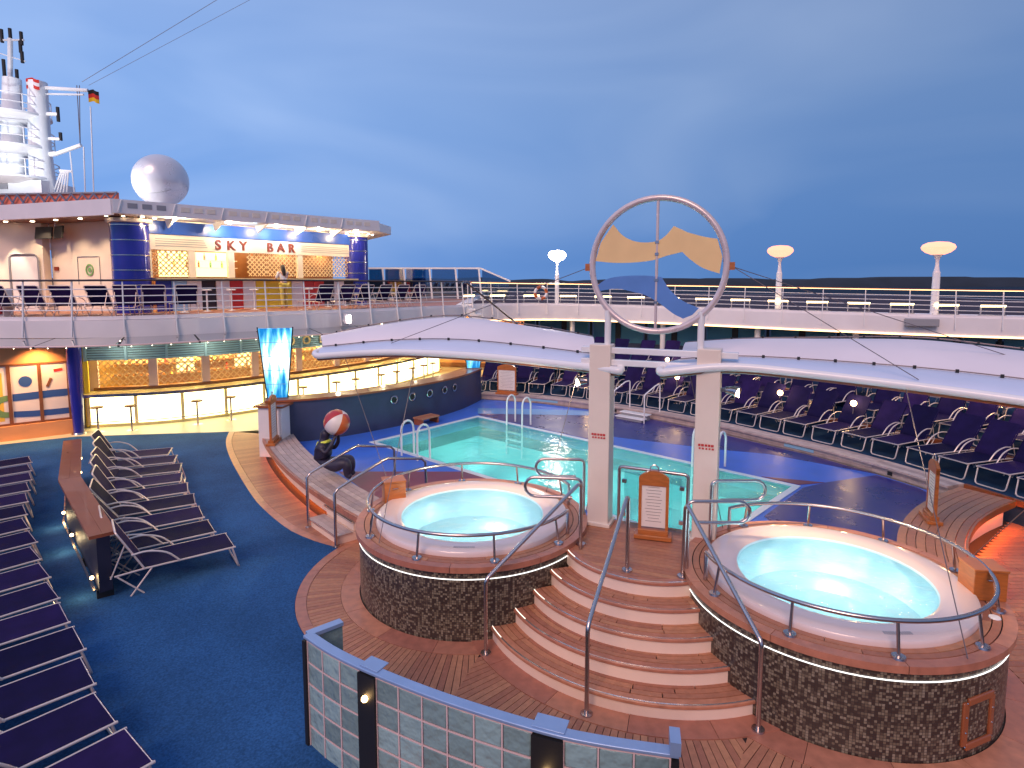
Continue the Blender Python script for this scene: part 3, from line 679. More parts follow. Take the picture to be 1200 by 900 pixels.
# ================================================================== SPAS
def spa(c, label, rail_a0, rail_a1, vent_side):
    t = thing('spa_tub', label, 'spa tub', (c[0], c[1], 0), 'raised round spas either side of the fan stair')
    part('mosaic_wall', MB().lathe([(WALL_R, .001), (WALL_R, .90)], (*c, 0), 96), 'mosaic', t)
    part('rim_core', MB().lathe([(1.36, .895), (1.66, .895), (1.66, .955), (1.36, .955)], (*c, 0), 96), 'caulk', t)
    for j, (r0, r1) in enumerate(((1.40, 1.48), (1.482, 1.562), (1.564, 1.69))):
        k = 9; of = j * .21
        for i in range(k):
            t0 = of + 2 * math.pi * i / k + .002; t1 = of + 2 * math.pi * (i + 1) / k - .002
            part('rim_plank', MB().sector(c, r0, r1 - .010, t0, t1, .897 if j == 2 else .945, .97, 10), 'teak' if j < 2 else 'teak_trim', t)
    part('glow_strip', MB().tube([(c[0] + 1.638 * math.cos(2 * math.pi * i / 96), c[1] + 1.638 * math.sin(2 * math.pi * i / 96), .80) for i in range(96)], .0055, 6, closed=True), 'led_white', t)
    sh_ = part('shell', MB().lathe([(1.395, .955), (1.40, 1.005), (1.385, 1.03), (1.35, 1.042), (1.17, 1.046), (1.085, 1.036), (1.04, 1.012)], (*c, 0), 80), 'acrylic', t)
    part('basin', MB().lathe([(1.04, 1.012), (1.022, .975), (1.01, .88), (.99, .66), (.96, .58), (.68, .55), (.60, .50), (.56, .30), (.50, .24), (.0005, .22)], (*c, 0), 80), 'tub_inner', t)
    part('water', MB().lathe([(1.030, .990), (.0005, .990)], (*c, 0), 64), 'spa_water', t)
    gr = MB()
    for i in range(12):
        a = R(-97) + i * .018; gr.box((c[0] + 1.27 * math.cos(a), c[1] + 1.27 * math.sin(a), 1.046), (.05, .010, .004), a)
    part('drain_slots', gr, 'grey_plastic', sh_, kind='stuff')
    for a in range(5):
        an = R(20 + a * 72); part('jet', MB().lathe([(.0001, .02), (.03, .018), (.035, 0)], (c[0] + .84 * math.cos(an), c[1] + .84 * math.sin(an), .565), 10), 'white_gloss', t)
    # low ring rail on posts
    rr = thing('spa_rail', 'low steel ring rail on short posts around the ' + ('spa nearer the long bench' if vent_side > 0 else 'spa with the hatch'), 'rail', (c[0], c[1], .97), 'ring rails of the spas')
    n = 72; pts = [(c[0] + 1.50 * math.cos(rail_a0 + (rail_a1 - rail_a0) * i / n), c[1] + 1.50 * math.sin(rail_a0 + (rail_a1 - rail_a0) * i / n), 1.30) for i in range(n + 1)]
    ends = []
    for e, nx in ((pts[0], pts[1]), (pts[-1], pts[-2])): ends.append((e[0], e[1], .98))
    part('ring_bar', MB().tube([ends[0]] + [(pts[0][0], pts[0][1], 1.26)] + pts + [(pts[-1][0], pts[-1][1], 1.26), ends[1]], .023, 10), 'steel', rr)
    k = 9
    for i in range(k):
        a = rail_a0 + (rail_a1 - rail_a0) * (i + .35) / (k - .3)
        x, y = c[0] + 1.50 * math.cos(a), c[1] + 1.50 * math.sin(a)
        po = part('post', MB().tube([(x + .05 * math.cos(a), y + .05 * math.sin(a), .985), (x, y, 1.285)], .016, 8), 'steel', rr)
        part('base_flange', MB().lathe([(.0001, .022), (.06, .020), (.065, 0)], (x + .05 * math.cos(a), y + .05 * math.sin(a), .971), 16), 'steel', po)
    # underwater lamps
    for an, e in ((R(60), 20), (R(180), 20), (R(300), 20)): lamp('spa_light', 'POINT', (c[0] + .62 * math.cos(an), c[1] + .62 * math.sin(an), .62), e * .29, (.90, .98, 1.0), t, .10)
    return t
def ang(c, p): return math.atan2(p[1] - c[1], p[0] - c[0])
a0 = ang(TL, (1.08, 9.15)); a1 = ang(TL, (.80, 8.02)) + 2 * math.pi
spaL = spa(TL, 'raised round spa with mosaic drum, nearer the long curved bench', a0, a1, 1)
a0 = ang(TR, (2.35, 6.75)); a0 = a0 + 2 * math.pi if a0 < 0 else a0; a1 = ang(TR, (2.95, 8.20)) + 2 * math.pi
spaR = spa(TR, 'raised round spa with mosaic drum and hatch, beside the right bench', a0, a1, -1)
# hatch frame in the right drum
an = R(-68); m = Matrix.Translation((TR[0], TR[1], 0)) @ Matrix.Rotation(an, 4, 'Z')
fr = MB()
for s_ in (-1, 1):
    for z0, z1, y0, y1 in ((.13, .56, .19 * s_ - .035, .19 * s_ + .035),):
        fr.box((1.637 - .012, (y0 + y1) / 2, (z0 + z1) / 2), (.03, .07, z1 - z0), s_ * .115)
fr.box((1.637, 0, .125), (.03, .36, .07)); fr.box((1.637, 0, .565), (.03, .36, .07))
fr.v = [tuple(m @ V(*p)) for p in fr.v]; ht = part('hatch_frame', fr, 'varnish_wood', spaR, bev=.01)
rv = MB()
for z in (.13, .27, .42, .56):
    for s_ in (-1, 1): rv.lathe([(.0001, .010), (.008, .008), (.010, 0)], (0, 0, 0), 6); k = len(rv.v) - 18; rv.v[k:] = [tuple(m @ V(1.640 + p[2], s_ * .19 + p[0], z + p[1])) for p in rv.v[k:]]
part('rivets', rv, 'steel', ht, kind='stuff')
# speakers / towel boxes of wood on the rims
for (x, y), rz, lab in (((-1.86, 9.33), R(20), 'square wooden towel box on the left spa rim by the bench steps'), ((5.17, 6.42), R(-8), 'square wooden towel box on the right spa rim under the ring rail')):
    b = thing('towel_box', lab, 'box', (x, y, .971))
    m = Matrix.Translation((x, y, .971)) @ Matrix.Rotation(rz, 4, 'Z')
    def T(mb): mb.v = [tuple(m @ V(*p)) for p in mb.v]; return mb
    part('body', T(MB().box((0, 0, .16), (.33, .30, .32))), 'board_wood', b, bev=.006)
    part('lid', T(MB().box((0, 0, .335), (.35, .32, .026))), 'board_wood', b, bev=.006)
    part('handle', T(MB().tube([(-.04, -.15, .24), (-.04, -.17, .24), (.04, -.17, .24), (.04, -.15, .24)], .007, 6)), 'steel', b)
for (x, y), lab in (((4.95, 5.95), 'round white cap set in the right spa rim'),):
    solo('rim_cap', MB().lathe([(.0001, .012), (.05, .010), (.055, 0)], (x, y, .971), 16), 'white_gloss', lab, 'cap')

# ================================================================== FAN STAIR AND PLATFORM
stair = thing('fan_stair', 'fan-shaped teak stair with cream risers rising between the two round spas', 'stair', (ST[0], ST[1] - 1.7, 0))
def fan_limits(r, inner=1.60):
    """angles where the circle of the stair meets the two drums"""
    a = R(270)
    lo = a
    while lo > R(150) and math.hypot(ST[0] + r * math.cos(lo) - TL[0], ST[1] + r * math.sin(lo) - TL[1]) > inner: lo -= .004
    hi = a
    while hi < R(390) and math.hypot(ST[0] + r * math.cos(hi) - TR[0], ST[1] + r * math.sin(hi) - TR[1]) > inner: hi += .004
    return lo, hi
RAD = [2.25, 1.955, 1.69, 1.42, 1.15]
for k, r in enumerate(RAD):
    z1 = .18 * (k + 1); z0 = .18 * k; lo, hi = fan_limits(r)
    if k == 4: lo, hi = max(lo, R(150)), min(hi, R(330))
    part('riser', MB().sector(ST, r - .06, r - .025, lo, hi, z0 + .001 if k == 0 else z0 - .02, z1 - .035, 30), 'cream_riser', stair)
    part('nosing_board', MB().sector(ST, r - .115, r, lo, hi, z1 - .040, z1, 30), 'teak_trim', stair, bev=.008)
    part('nosing_strip', MB().sector(ST, r - .028, r - .012, lo + .03, hi - .02, z1 + .0005, z1 + .006, 30), 'tread_metal', stair)
    part('step_light', MB().sector(ST, r - .024, r - .019, lo + .005, lo + .30 / r, z1 + .0062, z1 + .011, 8), 'step_led', stair)
    if k < 4:
        rin = RAD[k + 1] - .05; rows_ = 3; w = (r - .119 - rin) / rows_
        part('tread_core', MB().sector(ST, rin - .02, r - .06, lo, hi, z0 if k else .001, z1 - .02, 30), 'caulk', stair)
        for j in range(rows_):
            cuts = sorted([lo, hi] + [lo + (hi - lo) * (q + random.uniform(.1, .9)) / 3 for q in range(3)])
            for u, v in zip(cuts, cuts[1:]):
                if v - u > .02: part('tread_plank', MB().sector(ST, rin + j * w + .004, rin + (j + 1) * w - .004, u + .003, v - .003, z1 - .022, z1 - .001, 10), 'teak', stair)
# platform
C1, C2 = V(1.28, 8.60, 0), V(2.62, 8.02, 0)                 # feet of the two columns
bk0, bk1 = V(.95, 8.95, 0), V(3.15, 8.05, 0)
axl = (bk1 - bk0).normalized(); axn = V(-axl.y, axl.x, 0); o = V(*ST, 0); wmax = axn.dot(bk0 - o)
def pbound(w, sgn):
    """how far the platform runs along the cross axis before it meets the stair edge or a drum"""
    u = 0.0
    while u < 1.7:
        p = o + axl * (u * sgn) + axn * w
        if math.hypot(p.x - TL[0], p.y - TL[1]) < 1.60 or math.hypot(p.x - TR[0], p.y - TR[1]) < 1.60: break
        if w < 0 and math.hypot(p.x - o.x, p.y - o.y) > 1.04: break
        u += .01
    return sgn * u
ws_ = [-1.03 + (wmax + 1.03) * i / 30 for i in range(31)]
part('platform_core', MB().prism([tuple((o + axl * pbound(w, 1) + axn * w)[:2]) for w in ws_] + [tuple((o + axl * pbound(w, -1) + axn * w)[:2]) for w in reversed(ws_)], .002, PLAT_Z - .019), 'cream_riser', stair)
n0 = -1.03
while n0 < wmax:
    a, b_ = n0 + .003, min(n0 + .083, wmax)
    if b_ - a > .02: part('platform_plank', MB().prism([tuple((o + axl * pbound(w, s_) + axn * w)[:2]) for w, s_ in ((a, -1), (a, 1), (b_, 1), (b_, -1))], PLAT_Z - .018, PLAT_Z), 'teak', stair)
    n0 += .087
# stair handrails with hairpin grips at the top
def rail(label, pts, r=.024, feet=(), nm='handrail', cat='handrail'):
    h = thing(nm, label, cat, tuple(pts[0]))
    part('bar', MB().tube(pts, r, 10), 'steel', h)
    for q in feet: part('base_flange', MB().lathe([(.0001, .022), (.062, .019), (.066, 0)], tuple(q), 16), 'steel', h)
    return h
def rnd(pts, rad=.07):
    """round the corners of a polyline"""
    P = [V(*p) for p in pts]; out = [P[0]]
    for a, b, c in zip(P, P[1:], P[2:]):
        d1, d2 = (a - b), (c - b); q = min(rad, d1.length * .45, d2.length * .45); s_, e_ = b + d1.normalized() * q, b + d2.normalized() * q
        for i in range(5): t = i / 4; out.append((1 - t) ** 2 * s_ + 2 * t * (1 - t) * b + t * t * e_)
    return out + [P[-1]]
rail('steel stair handrail in the middle of the fan stair', rnd([(.76, 5.82, .01), (.76, 5.82, .95), (1.37, 7.06, 1.84), (1.40, 7.12, 1.80), (1.40, 7.12, .91)], .09), feet=[(.76, 5.82, .011), (1.40, 7.12, PLAT_Z + .001)])
rail('steel stair handrail along the left spa drum', rnd([(-.31, 6.84, .01), (-.31, 6.84, .92), (.86, 7.66, 1.80), (.90, 7.72, 1.76), (.90, 7.72, .91)], .06), feet=[(-.31, 6.84, .011)])
rail('steel stair handrail along the right spa drum', rnd([(2.42, 5.60, .01), (2.42, 5.60, .92), (2.05, 6.90, 1.80), (2.04, 6.95, 1.76), (2.03, 6.96, .91)], .06), feet=[(2.42, 5.60, .011), (2.03, 6.96, PLAT_Z + .001)])
def hairpin(label, foot, into, z0=1.80, ln=.62, drop=.26):
    f = V(*foot, PLAT_Z + .01); d = V(*into, 0).normalized()
    pts = [f, V(f.x, f.y, z0)] + [V(f.x, f.y, z0) + d * ln]
    pts = rnd(pts, .08); c = V(f.x, f.y, z0 - drop / 2) + d * ln
    for i in range(1, 9): a = math.pi / 2 - math.pi * i / 8; pts.append(c + d * (drop / 2 * math.cos(a)) + V(0, 0, drop / 2 * math.sin(a)))
    pts += [V(f.x, f.y, z0 - drop) + d * .12]
    rail(label, pts, .022, [(f.x, f.y, PLAT_Z + .001)], 'grab_rail', 'grab rail')
hairpin('hairpin steel grab rail into the left spa, at the stair head', (.92, 7.86), (-1, .12))
hairpin('hairpin steel grab rail into the left spa, beside the column', (1.06, 8.75), (-1, .05), 1.80, .58)
hairpin('hairpin steel grab rail into the right spa, at the stair head', (2.10, 7.04), (1, -.02), 1.80, .60)
hairpin('hairpin steel grab rail into the right spa, beside the column', (2.62, 7.78), (1, .02), 1.80, .58)
# glass gate between the columns
ga, gb = V(1.52, 8.42, 0), V(2.38, 8.02, 0)
gt = thing('glass_gate', 'steel-framed glass gate between the two columns above the pool', 'gate', (ga.x, ga.y, PLAT_Z))
part('frame', MB().tube(rnd([(ga.x, ga.y, PLAT_Z + .01), (ga.x, ga.y, 1.80), (gb.x, gb.y, 1.80), (gb.x, gb.y, PLAT_Z + .01)], .06), .024, 10), 'steel', gt)
pa, pb = ga.lerp(gb, .08), ga.lerp(gb, .92)
part('pane', MB().beam((pa.x, pa.y, 1.36), (pb.x, pb.y, 1.36), .010, .76), 'clear_glass', gt)
for q in (pa, pb):
    for z in (1.12, 1.60): part('clamp', MB().box((q.x, q.y, z), (.06, .045, .05), -.43), 'steel', gt)

# ================================================================== GLASS BLOCK SCREEN (foreground)
scr = thing('glass_block_screen', 'curved low screen of teal glass blocks with blue metal cap by the fan stair', 'screen', (-.4, 4.9, 0))
scp = Path([(-1.93, 5.46, 0), (-1.60, 5.19, 0), (-1.18, 4.92, 0), (-.55, 4.58, 0), (.16, 4.27, 0), (.60, 4.13, 0), (1.18, 4.01, 0)])
STOP, BH = 1.10, .212
sA = s_near(scp, -1.31, 5.0); sB = s_near(scp, -1.14, 4.9); sC = s_near(scp, .17, 4.265); sD = s_near(scp, .40, 4.19); sE = scp.len
for s0_, s1_, n in ((.05, sA, 3), (sB, sC, 6), (sD, sE - .06, 3)):
    w = (s1_ - s0_) / n
    for i in range(n):
        for j in range(5):
            z1 = STOP - .04 - j * BH
            q, d = scp.at(s0_ + w * (i + .5)); part('glass_block', MB().box((q.x, q.y, z1 - BH / 2), (w - .014, .07, BH - .014), math.atan2(d.y, d.x)), 'glass_block', scr, bev=.012)
    mu_ = MB()
    for i in range(n + 1): q, d = scp.at(s0_ + w * i); mu_.box((q.x, q.y, STOP - .04 - 2.5 * BH), (.012, .076, 5 * BH), math.atan2(d.y, d.x))
    part('mortar', mu_, 'mullion_pink', scr)
    for j in range(6): part('mortar', MB().sweep([(-.036, -.006), (.036, -.006), (.036, .006), (-.036, .006)], [p + V(0, 0, STOP - .04 - j * BH) for p in scp.line(0, s0_, s1_, .2)]), 'mullion_pink', scr)
part('cap', MB().sweep([(-.048, STOP - .028), (.048, STOP - .028), (.048, STOP), (-.048, STOP)], scp.line(0, 0, sE, .12)), 'screen_cap', scr, bev=.006)
for sa, sb, bulb in ((0, .045, False), (sA, sB, True), (sC, sD, True), (sE - .055, sE, False)):
    q, d = scp.at((sa + sb) / 2); w = sb - sa; rz = math.atan2(d.y, d.x)
    po = part('post', MB().box((q.x, q.y, STOP / 2 - .02), (w, .12, STOP - .045), rz), 'black_metal', scr)
    if bulb:
        part('cap_plate', MB().box((q.x + .05 * -d.y, q.y + .05 * d.x, STOP + .004), (w + .01, .15, .010), rz), 'screen_cap', scr, bev=.004)
        f = V(q.x + d.y * .075, q.y - d.x * .075, .86 if sa == sA else .79); part('lamp', MB().sphere(tuple(f), .028, 12, 8), 'bulb_warm', po)
    elif sa > 1: part('cap_plate', MB().box((q.x + .02 * -d.y, q.y + .02 * d.x, STOP + .05), (w + .02, .16, .10), rz), 'screen_cap', scr)
q0, _ = scp.at(0); q1 = q0 + V(.26, .22, 0)
part('return_pane', MB().beam((q0.x, q0.y, .60), (q1.x, q1.y, .60), .04, .92), 'glass_block', scr)
part('return_cap', MB().beam((q0.x, q0.y, STOP - .017), (q1.x, q1.y, STOP - .017), .09, .035), 'screen_cap', scr)
# ================================================================== COLUMNS, CANOPIES, RING
lat = (C2 - C1).normalized(); rzc = math.atan2(lat.y, lat.x)
for c, lab in ((C1, 'tall square cream column beside the left spa carrying a white canopy'), (C2, 'tall square cream column beside the right spa carrying a white canopy')):
    col = thing('canopy_column', lab, 'column', (c.x, c.y, PLAT_Z), 'columns under the ring emblem')
    m = Matrix.Translation((c.x, c.y, 0)) @ Matrix.Rotation(rzc, 4, 'Z')
    sh_ = MB(); vs = []
    for z, a, b in ((PLAT_Z + .001, .155, .14), (3.52, .150, .135)): vs += [m @ V(i * a, j * b, z) for i, j in ((-1, -1), (1, -1), (1, 1), (-1, 1))]
    sh_.add(vs, [(3, 2, 1, 0), (4, 5, 6, 7), (0, 1, 5, 4), (1, 2, 6, 5), (2, 3, 7, 6), (3, 0, 4, 7)])
    part('shaft', sh_, 'column_paint', col, bev=.012)
    b_ = MB().box((0, 0, PLAT_Z + .03), (.37, .34, .058)); b_.v = [tuple(m @ V(*p)) for p in b_.v]; part('foot_plate', b_, 'column_paint', col, bev=.01)
    mk = MB()
    for i, (x0, w_) in enumerate(((-.085, .03), (-.045, .035), (0.0, .03), (.04, .03), (.08, .035))):
        mk.box((x0, -.1445, 2.245), (w_, .002, .030)); mk.box((x0 + .006, -.1445, 2.20), (w_ * .8, .002, .024))
    mk.v = [tuple(m @ V(*p)) for p in mk.v]; part('red_marking', mk, 'red_paint', col)
bars = thing('cross_bars', 'pair of white horizontal bars joining the two column heads', 'beam', tuple((C1 + C2) / 2 + V(0, 0, 3.2)))
for z in (3.27, 3.44):
    a, b_ = C1 - lat * .3, C2 + lat * .35; part('bar', MB().beam((a.x, a.y - .02, z), (b_.x, b_.y - .02, z), .10, .085), 'white_gloss', bars, bev=.01)

def canopy(label, T, S, Rr, clipn):
    cn = thing('canopy', label, 'canopy', tuple(V(*T[len(T) // 2])))
    n = 8
    Tc, Sc, Rc = catmull(T, n), catmull(S, n), catmull(Rr, n)
    top = []
    for a, b_ in zip(Sc, Rc):
        row = []
        for i in range(9):
            t = i / 8; p = a.lerp(b_, t); row.append(p + V(0, 0, .13 * math.sin(math.pi * t) ** .8))
        top.append(row)
    part('roof_shell', MB().grid(top, .05), 'canopy', cn, ang=60)
    val = []
    for a, b_ in zip(Tc, Sc):
        mid = a.lerp(b_, .5) + (a - b_).normalized() * .02 + V(0, 0, .045); val.append([a + V(0, 0, .01), a.lerp(mid, .5) + V(0, 0, .02), mid, b_ + V(0, 0, .01), b_ + V(0, 0, -.01)])
    part('front_valance', MB().grid(val, .03), 'canopy_valance', cn, ang=60)
    tip0 = [Sc[0] + V(0, 0, -.03), Tc[0].lerp(Sc[0], .4) + (Tc[0] - Tc[1]).normalized() * .10]; tip1 = [Tc[-1].lerp(Sc[-1], .4) + (Tc[-1] - Tc[-2]).normalized() * .12, Sc[-1] + V(0, 0, -.03)]
    part('edge_tube', MB().tube(catmull(tip0 + Tc + tip1, 3), .055, 12), 'white_gloss', cn)
    part('under_tube', MB().tube([p + V(0, .05, -.06) for p in Tc], .03, 8), 'varnish_wood', cn)
    part('seam_cord', MB().tube([p + V(0, -.008, .03) for p in Sc], .008, 6), 'cable', cn)
    part('rear_cord', MB().tube([p + V(0, 0, .05) for p in Rc], .012, 6), 'cable', cn)
    P = Path([tuple(p) for p in Sc], smooth=False); k = clipn
    for i in range(k):
        q, d = P.at(P.len * (i + .5) / k); part('clip', MB().box((q.x, q.y - .012, q.z + .03), (.035, .02, .04), math.atan2(d.y, d.x)), 'black_metal', cn)
    P = Path([tuple(p) for p in Rc], smooth=False)
    for i in range(k):
        q, d = P.at(P.len * (i + .5) / k); part('clip', MB().box((q.x, q.y, q.z + .06), (.03, .03, .035), math.atan2(d.y, d.x)), 'black_metal', cn)
    # ribs under the shell
    for i in range(2, len(Sc), 6): part('rib', MB().tube([Tc[i] + V(0, 0, -.02), Sc[i] + V(0, 0, -.06), Sc[i].lerp(Rc[i], .5) + V(0, 0, .03), Rc[i] + V(0, 0, -.06)], .025, 6), 'steel', cn)
    return cn
canopy('white wing-shaped canopy reaching from the left column over the left spa',
       [(-3.42, 10.65, 3.10), (-2.06, 10.1, 3.23), (-.67, 9.5, 3.25), (.56, 8.9, 3.21), (1.50, 8.38, 3.17)],
       [(-3.42, 10.95, 3.21), (-2.05, 10.5, 3.37), (-.85, 9.95, 3.43), (.30, 9.40, 3.38), (1.22, 8.88, 3.32)],
       [(-3.75, 11.9, 3.29), (-2.6, 12.0, 3.53), (-1.1, 11.8, 3.70), (.45, 11.1, 3.55), (1.35, 10.2, 3.44)], 9)
canopy('white wing-shaped canopy reaching from the right column over the right spa',
       [(1.98, 8.02, 3.20), (2.79, 7.82, 3.30), (3.6, 7.5, 3.27), (4.9, 6.9, 3.17), (5.75, 6.4, 3.09), (6.7, 5.8, 2.98)],
       [(2.35, 8.45, 3.30), (3.0, 8.3, 3.36), (3.9, 7.95, 3.36), (5.1, 7.35, 3.32), (6.0, 6.85, 3.25), (6.95, 6.2, 3.15)],
       [(2.75, 9.5, 3.41), (3.6, 9.55, 3.46), (4.6, 9.3, 3.50), (5.9, 8.9, 3.54), (6.8, 8.3, 3.46), (7.9, 7.6, 3.32)], 12)

RC = V(1.955, 8.30, 4.62)
rg = thing('ring_emblem', 'large pinkish metal ring with yellow and blue wave sheets above the cross bars', 'emblem', (RC.x, RC.y, 3.5))
def RP(u, w, off=0.0): return RC + lat * u + V(0, 0, w) + V(-lat.y, lat.x, 0) * off
part('ring', MB().tube([RP(.895 * math.cos(2 * math.pi * i / 64), .895 * math.sin(2 * math.pi * i / 64)) for i in range(64)], .043, 12, closed=True), 'ring_paint', rg)
part('centre_pole', MB().tube([RP(0, -.88), RP(0, .88)], .020, 8), 'ring_paint', rg)
for u in (-.66, .60):
    part('stub_post', MB().tube([RP(u, -1.12), RP(u, -.62)], .045, 10), 'white_gloss', rg)
def sheet(name, pix, mat):
    pts = [((x - 780) / 270 * .895, (310 - y) / 270 * .895) for x, y in pix]
    fr_ = [RP(u, w, -.012) for u, w in pts]; bk_ = [RP(u, w, .012) for u, w in pts]; k = len(pts)
    tr = tessellate_polygon([[V(u, w, 0) for u, w in pts]])
    fs = [t_ for t_ in tr] + [tuple(q + k for q in reversed(t_)) for t_ in tr] + [(i, (i + 1) % k, (i + 1) % k + k, i + k) for i in range(k)]
    part(name, MB().add(fr_ + bk_, fs), mat, rg, ang=30)
def smooth2(pts, n=5): return [(p.x, p.y) for p in catmull([(x, y, 0) for x, y in pts], n)]
sheet('yellow_wave', smooth2([(597, 140), (640, 188), (700, 214), (770, 215), (810, 195), (845, 155)]) + smooth2([(900, 182), (960, 200), (1012, 210)]) + [(1033, 280)] + smooth2([(1024, 345), (960, 322), (910, 287), (880, 258)]) + smooth2([(820, 272), (760, 290), (680, 298), (600, 298), (524, 290)]) + [(545, 215)], 'yellow_wave')
sheet('blue_wave', smooth2([(535, 390), (580, 364), (650, 353), (740, 352), (800, 358)]) + smooth2([(830, 405), (880, 450), (950, 482)]) + [(925, 510)] + smooth2([(890, 525), (850, 505), (800, 468), (740, 433), (690, 420), (620, 406), (545, 415)]), 'blue_wave')
for u, w in ((-.86, .2), (-.80, .38), (.85, .2), (.87, .05), (0, .31), (0, .15), (0, -.2), (0, -.5)):
    part('clamp', MB().box(tuple(RP(u, w)), (.05, .05, .035), rzc), 'steel', rg)
for s_ in (-1, 1): part('eye_plate', MB().box(tuple(RP(s_ * .95, -.02)), (.09, .04, .10), rzc), 'board_wood', rg)
# stays
def stay(label, a, b_, r=.0055): return solo('stay_cable', MB().tube([a, b_], r, 6), 'cable', label, 'cable')
def tip(p, dz=0): return (p[0], p[1], p[2] + dz)
stay('thin stay cable from the ring emblem to the left canopy roof', RP(-.97, -.03), (-2.05, 10.3, 3.36))
stay('thin stay cable from the ring emblem to the right canopy edge', RP(.97, -.03), (4.75, 7.05, 3.26))
stay('thin stay cable from the ring emblem to the far end of the right canopy', RP(.97, -.03), (6.3, 7.6, 3.45))
stay('thin stay cable from the left canopy tip to the spa rim beside the towel box', (-2.9, 10.45, 3.16), (-1.95, 9.62, .98))
stay('thin stay cable from the left canopy middle to the left spa rim', (.98, 8.72, 3.2), (.55, 9.62, .98))
stay('thin stay cable from the left canopy end to the front of the left spa rim', (-1.55, 9.88, 3.24), (-1.75, 7.73, .975))
stay('thin stay cable from the right canopy edge to the front of the right spa rim', (4.6, 7.05, 3.18), (4.16, 5.26, .975))
stay('thin stay cable from the right canopy tip to the back of the right spa rim', (2.35, 8.0, 3.2), (2.95, 8.25, .975))
stay('thin stay cable from the right canopy to the short curved bench', (6.3, 6.1, 3.05), (6.1, 8.0, .49))
stay('thin stay cable from the left canopy to the platform by the left column', (1.42, 8.6, 3.2), (1.1, 8.82, .95))
# floodlights on the columns
for c, s_, lab in ((C2, 1, 'lit round floodlight fixed to the right column'), (C1, -1, 'lit round floodlight fixed to the left column')):
    p = c + lat * (s_ * .26) + V(0, 0, 2.98); q = p + lat * (s_ * .10) + V(0, -.03, -.02)
    f = thing('floodlight', lab, 'floodlight', tuple(p))
    part('bracket', MB().beam(tuple(c + lat * (s_ * .15) + V(0, 0, 2.98)), tuple(p), .04, .05), 'steel', f)
    part('housing', MB().tube([p - lat * (s_ * .05), p + lat * (s_ * .05), q], .055, 14, rs=[.04, .062, .075]), 'steel', f)
    part('lens', MB().tube([q, q + lat * (s_ * .008)], .066, 14), 'flood_face', f)
    lamp('floodlight_beam', 'SPOT', tuple(q + lat * (s_ * .03)), 280, (1, .72, .42), f, .06, tuple(q + lat * (s_ * 2) + V(0, 1.0, -1.4)), 120, .8)
# ================================================================== SUN LOUNGERS
def make_lounger(th, seat=1.17, back=.80, arms='alu_frame', w=.31, bf='alu_frame'):
    o = thing('sun_lounger', 'x', 'sun lounger')
    hx = .95 - seat; c, s_ = math.cos(th), math.sin(th); z = .35
    def sling(rows, name): part(name, MB().grid(rows, .012), 'sling_navy', o, ang=60)
    sling([[(hx + seat * i / 8 - .01, -w + .015 + (2 * w - .03) * j / 4, z + .012 - .018 * math.sin(math.pi * i / 8) * math.sin(math.pi * j / 4)) for j in range(5)] for i in range(9)], 'seat_sling')
    sling([[(hx - back * t * c, -w + .015 + (2 * w - .03) * j / 4, z + .02 + back * t * s_ - .012 * math.sin(math.pi * t) * math.sin(math.pi * j / 4)) for j in range(5)] for t in (k / 6 for k in range(7))], 'back_sling')
    for y in (-w, w):
        part('side_rail', MB().tube([(.95, y, z), (hx, y, z), (hx - .36, y, z - .02)], .0135, 7), 'alu_frame', o)
        part('armrest', MB().tube(catmull([(hx - .15, y * 1.05, z + .24), (hx + .05, y * 1.07, z + .25), (hx + .28, y * 1.07, z + .17), (hx + .45, y * 1.05, z)], 4), .0135, 7), arms, o)
        part('leg', MB().tube([(hx + .10, y, z), (hx - .18, y * 1.02, .0)], .012, 7), 'alu_frame', o)
        part('leg', MB().tube([(hx - .34, y, z - .02), (hx - .02, y * 1.02, .0)], .012, 7), 'alu_frame', o)
    part('foot_loop', MB().tube(rnd([(.93, -w, z), (.93, w, z)], .05), .0135, 7).tube(rnd([(.90, -w, z), (.99, -w * .95, .02), (.99, w * .95, .02), (.90, w, z)], .07), .0135, 7), 'alu_frame', o)
    part('back_frame', MB().tube(rnd([(hx, -w, z), (hx - (back + .02) * c, -w, z + (back + .02) * s_), (hx - (back + .02) * c, w, z + (back + .02) * s_), (hx, w, z)], .06), .0135, 7), bf, o)
    part('back_strut', MB().tube([(hx - .45 * c, -w * .9, z + .45 * s_), (hx - .40, -w * .9, z - .05), (hx - .40, w * .9, z - .05), (hx - .45 * c, w * .9, z + .45 * s_)], .011, 6), 'alu_frame', o)
    return o
LP = {'flat': make_lounger(R(22)), 'mid': make_lounger(R(62), 1.20, .66), 'up2': make_lounger(R(62), 1.05, .80, w=.29, bf='sling_navy'), 'mid2': make_lounger(R(56), 1.20, .66), 'up': make_lounger(R(55), 1.05, .80, w=.29, bf='sling_navy')}
used = set()
def put(kind, foot, ax, z, label, group):
    """foot: middle of the foot end on plan; ax: direction from head to foot"""
    src = LP[kind]; o = src if kind not in used else copy_tree(src); used.add(kind)
    a = V(ax[0], ax[1], 0).normalized(); p = V(foot[0], foot[1], 0) - a * .95
    o.location = (p.x, p.y, z); o.rotation_euler = (0, 0, math.atan2(a.y, a.x)); setp(o, label, 'sun lounger', group); return o
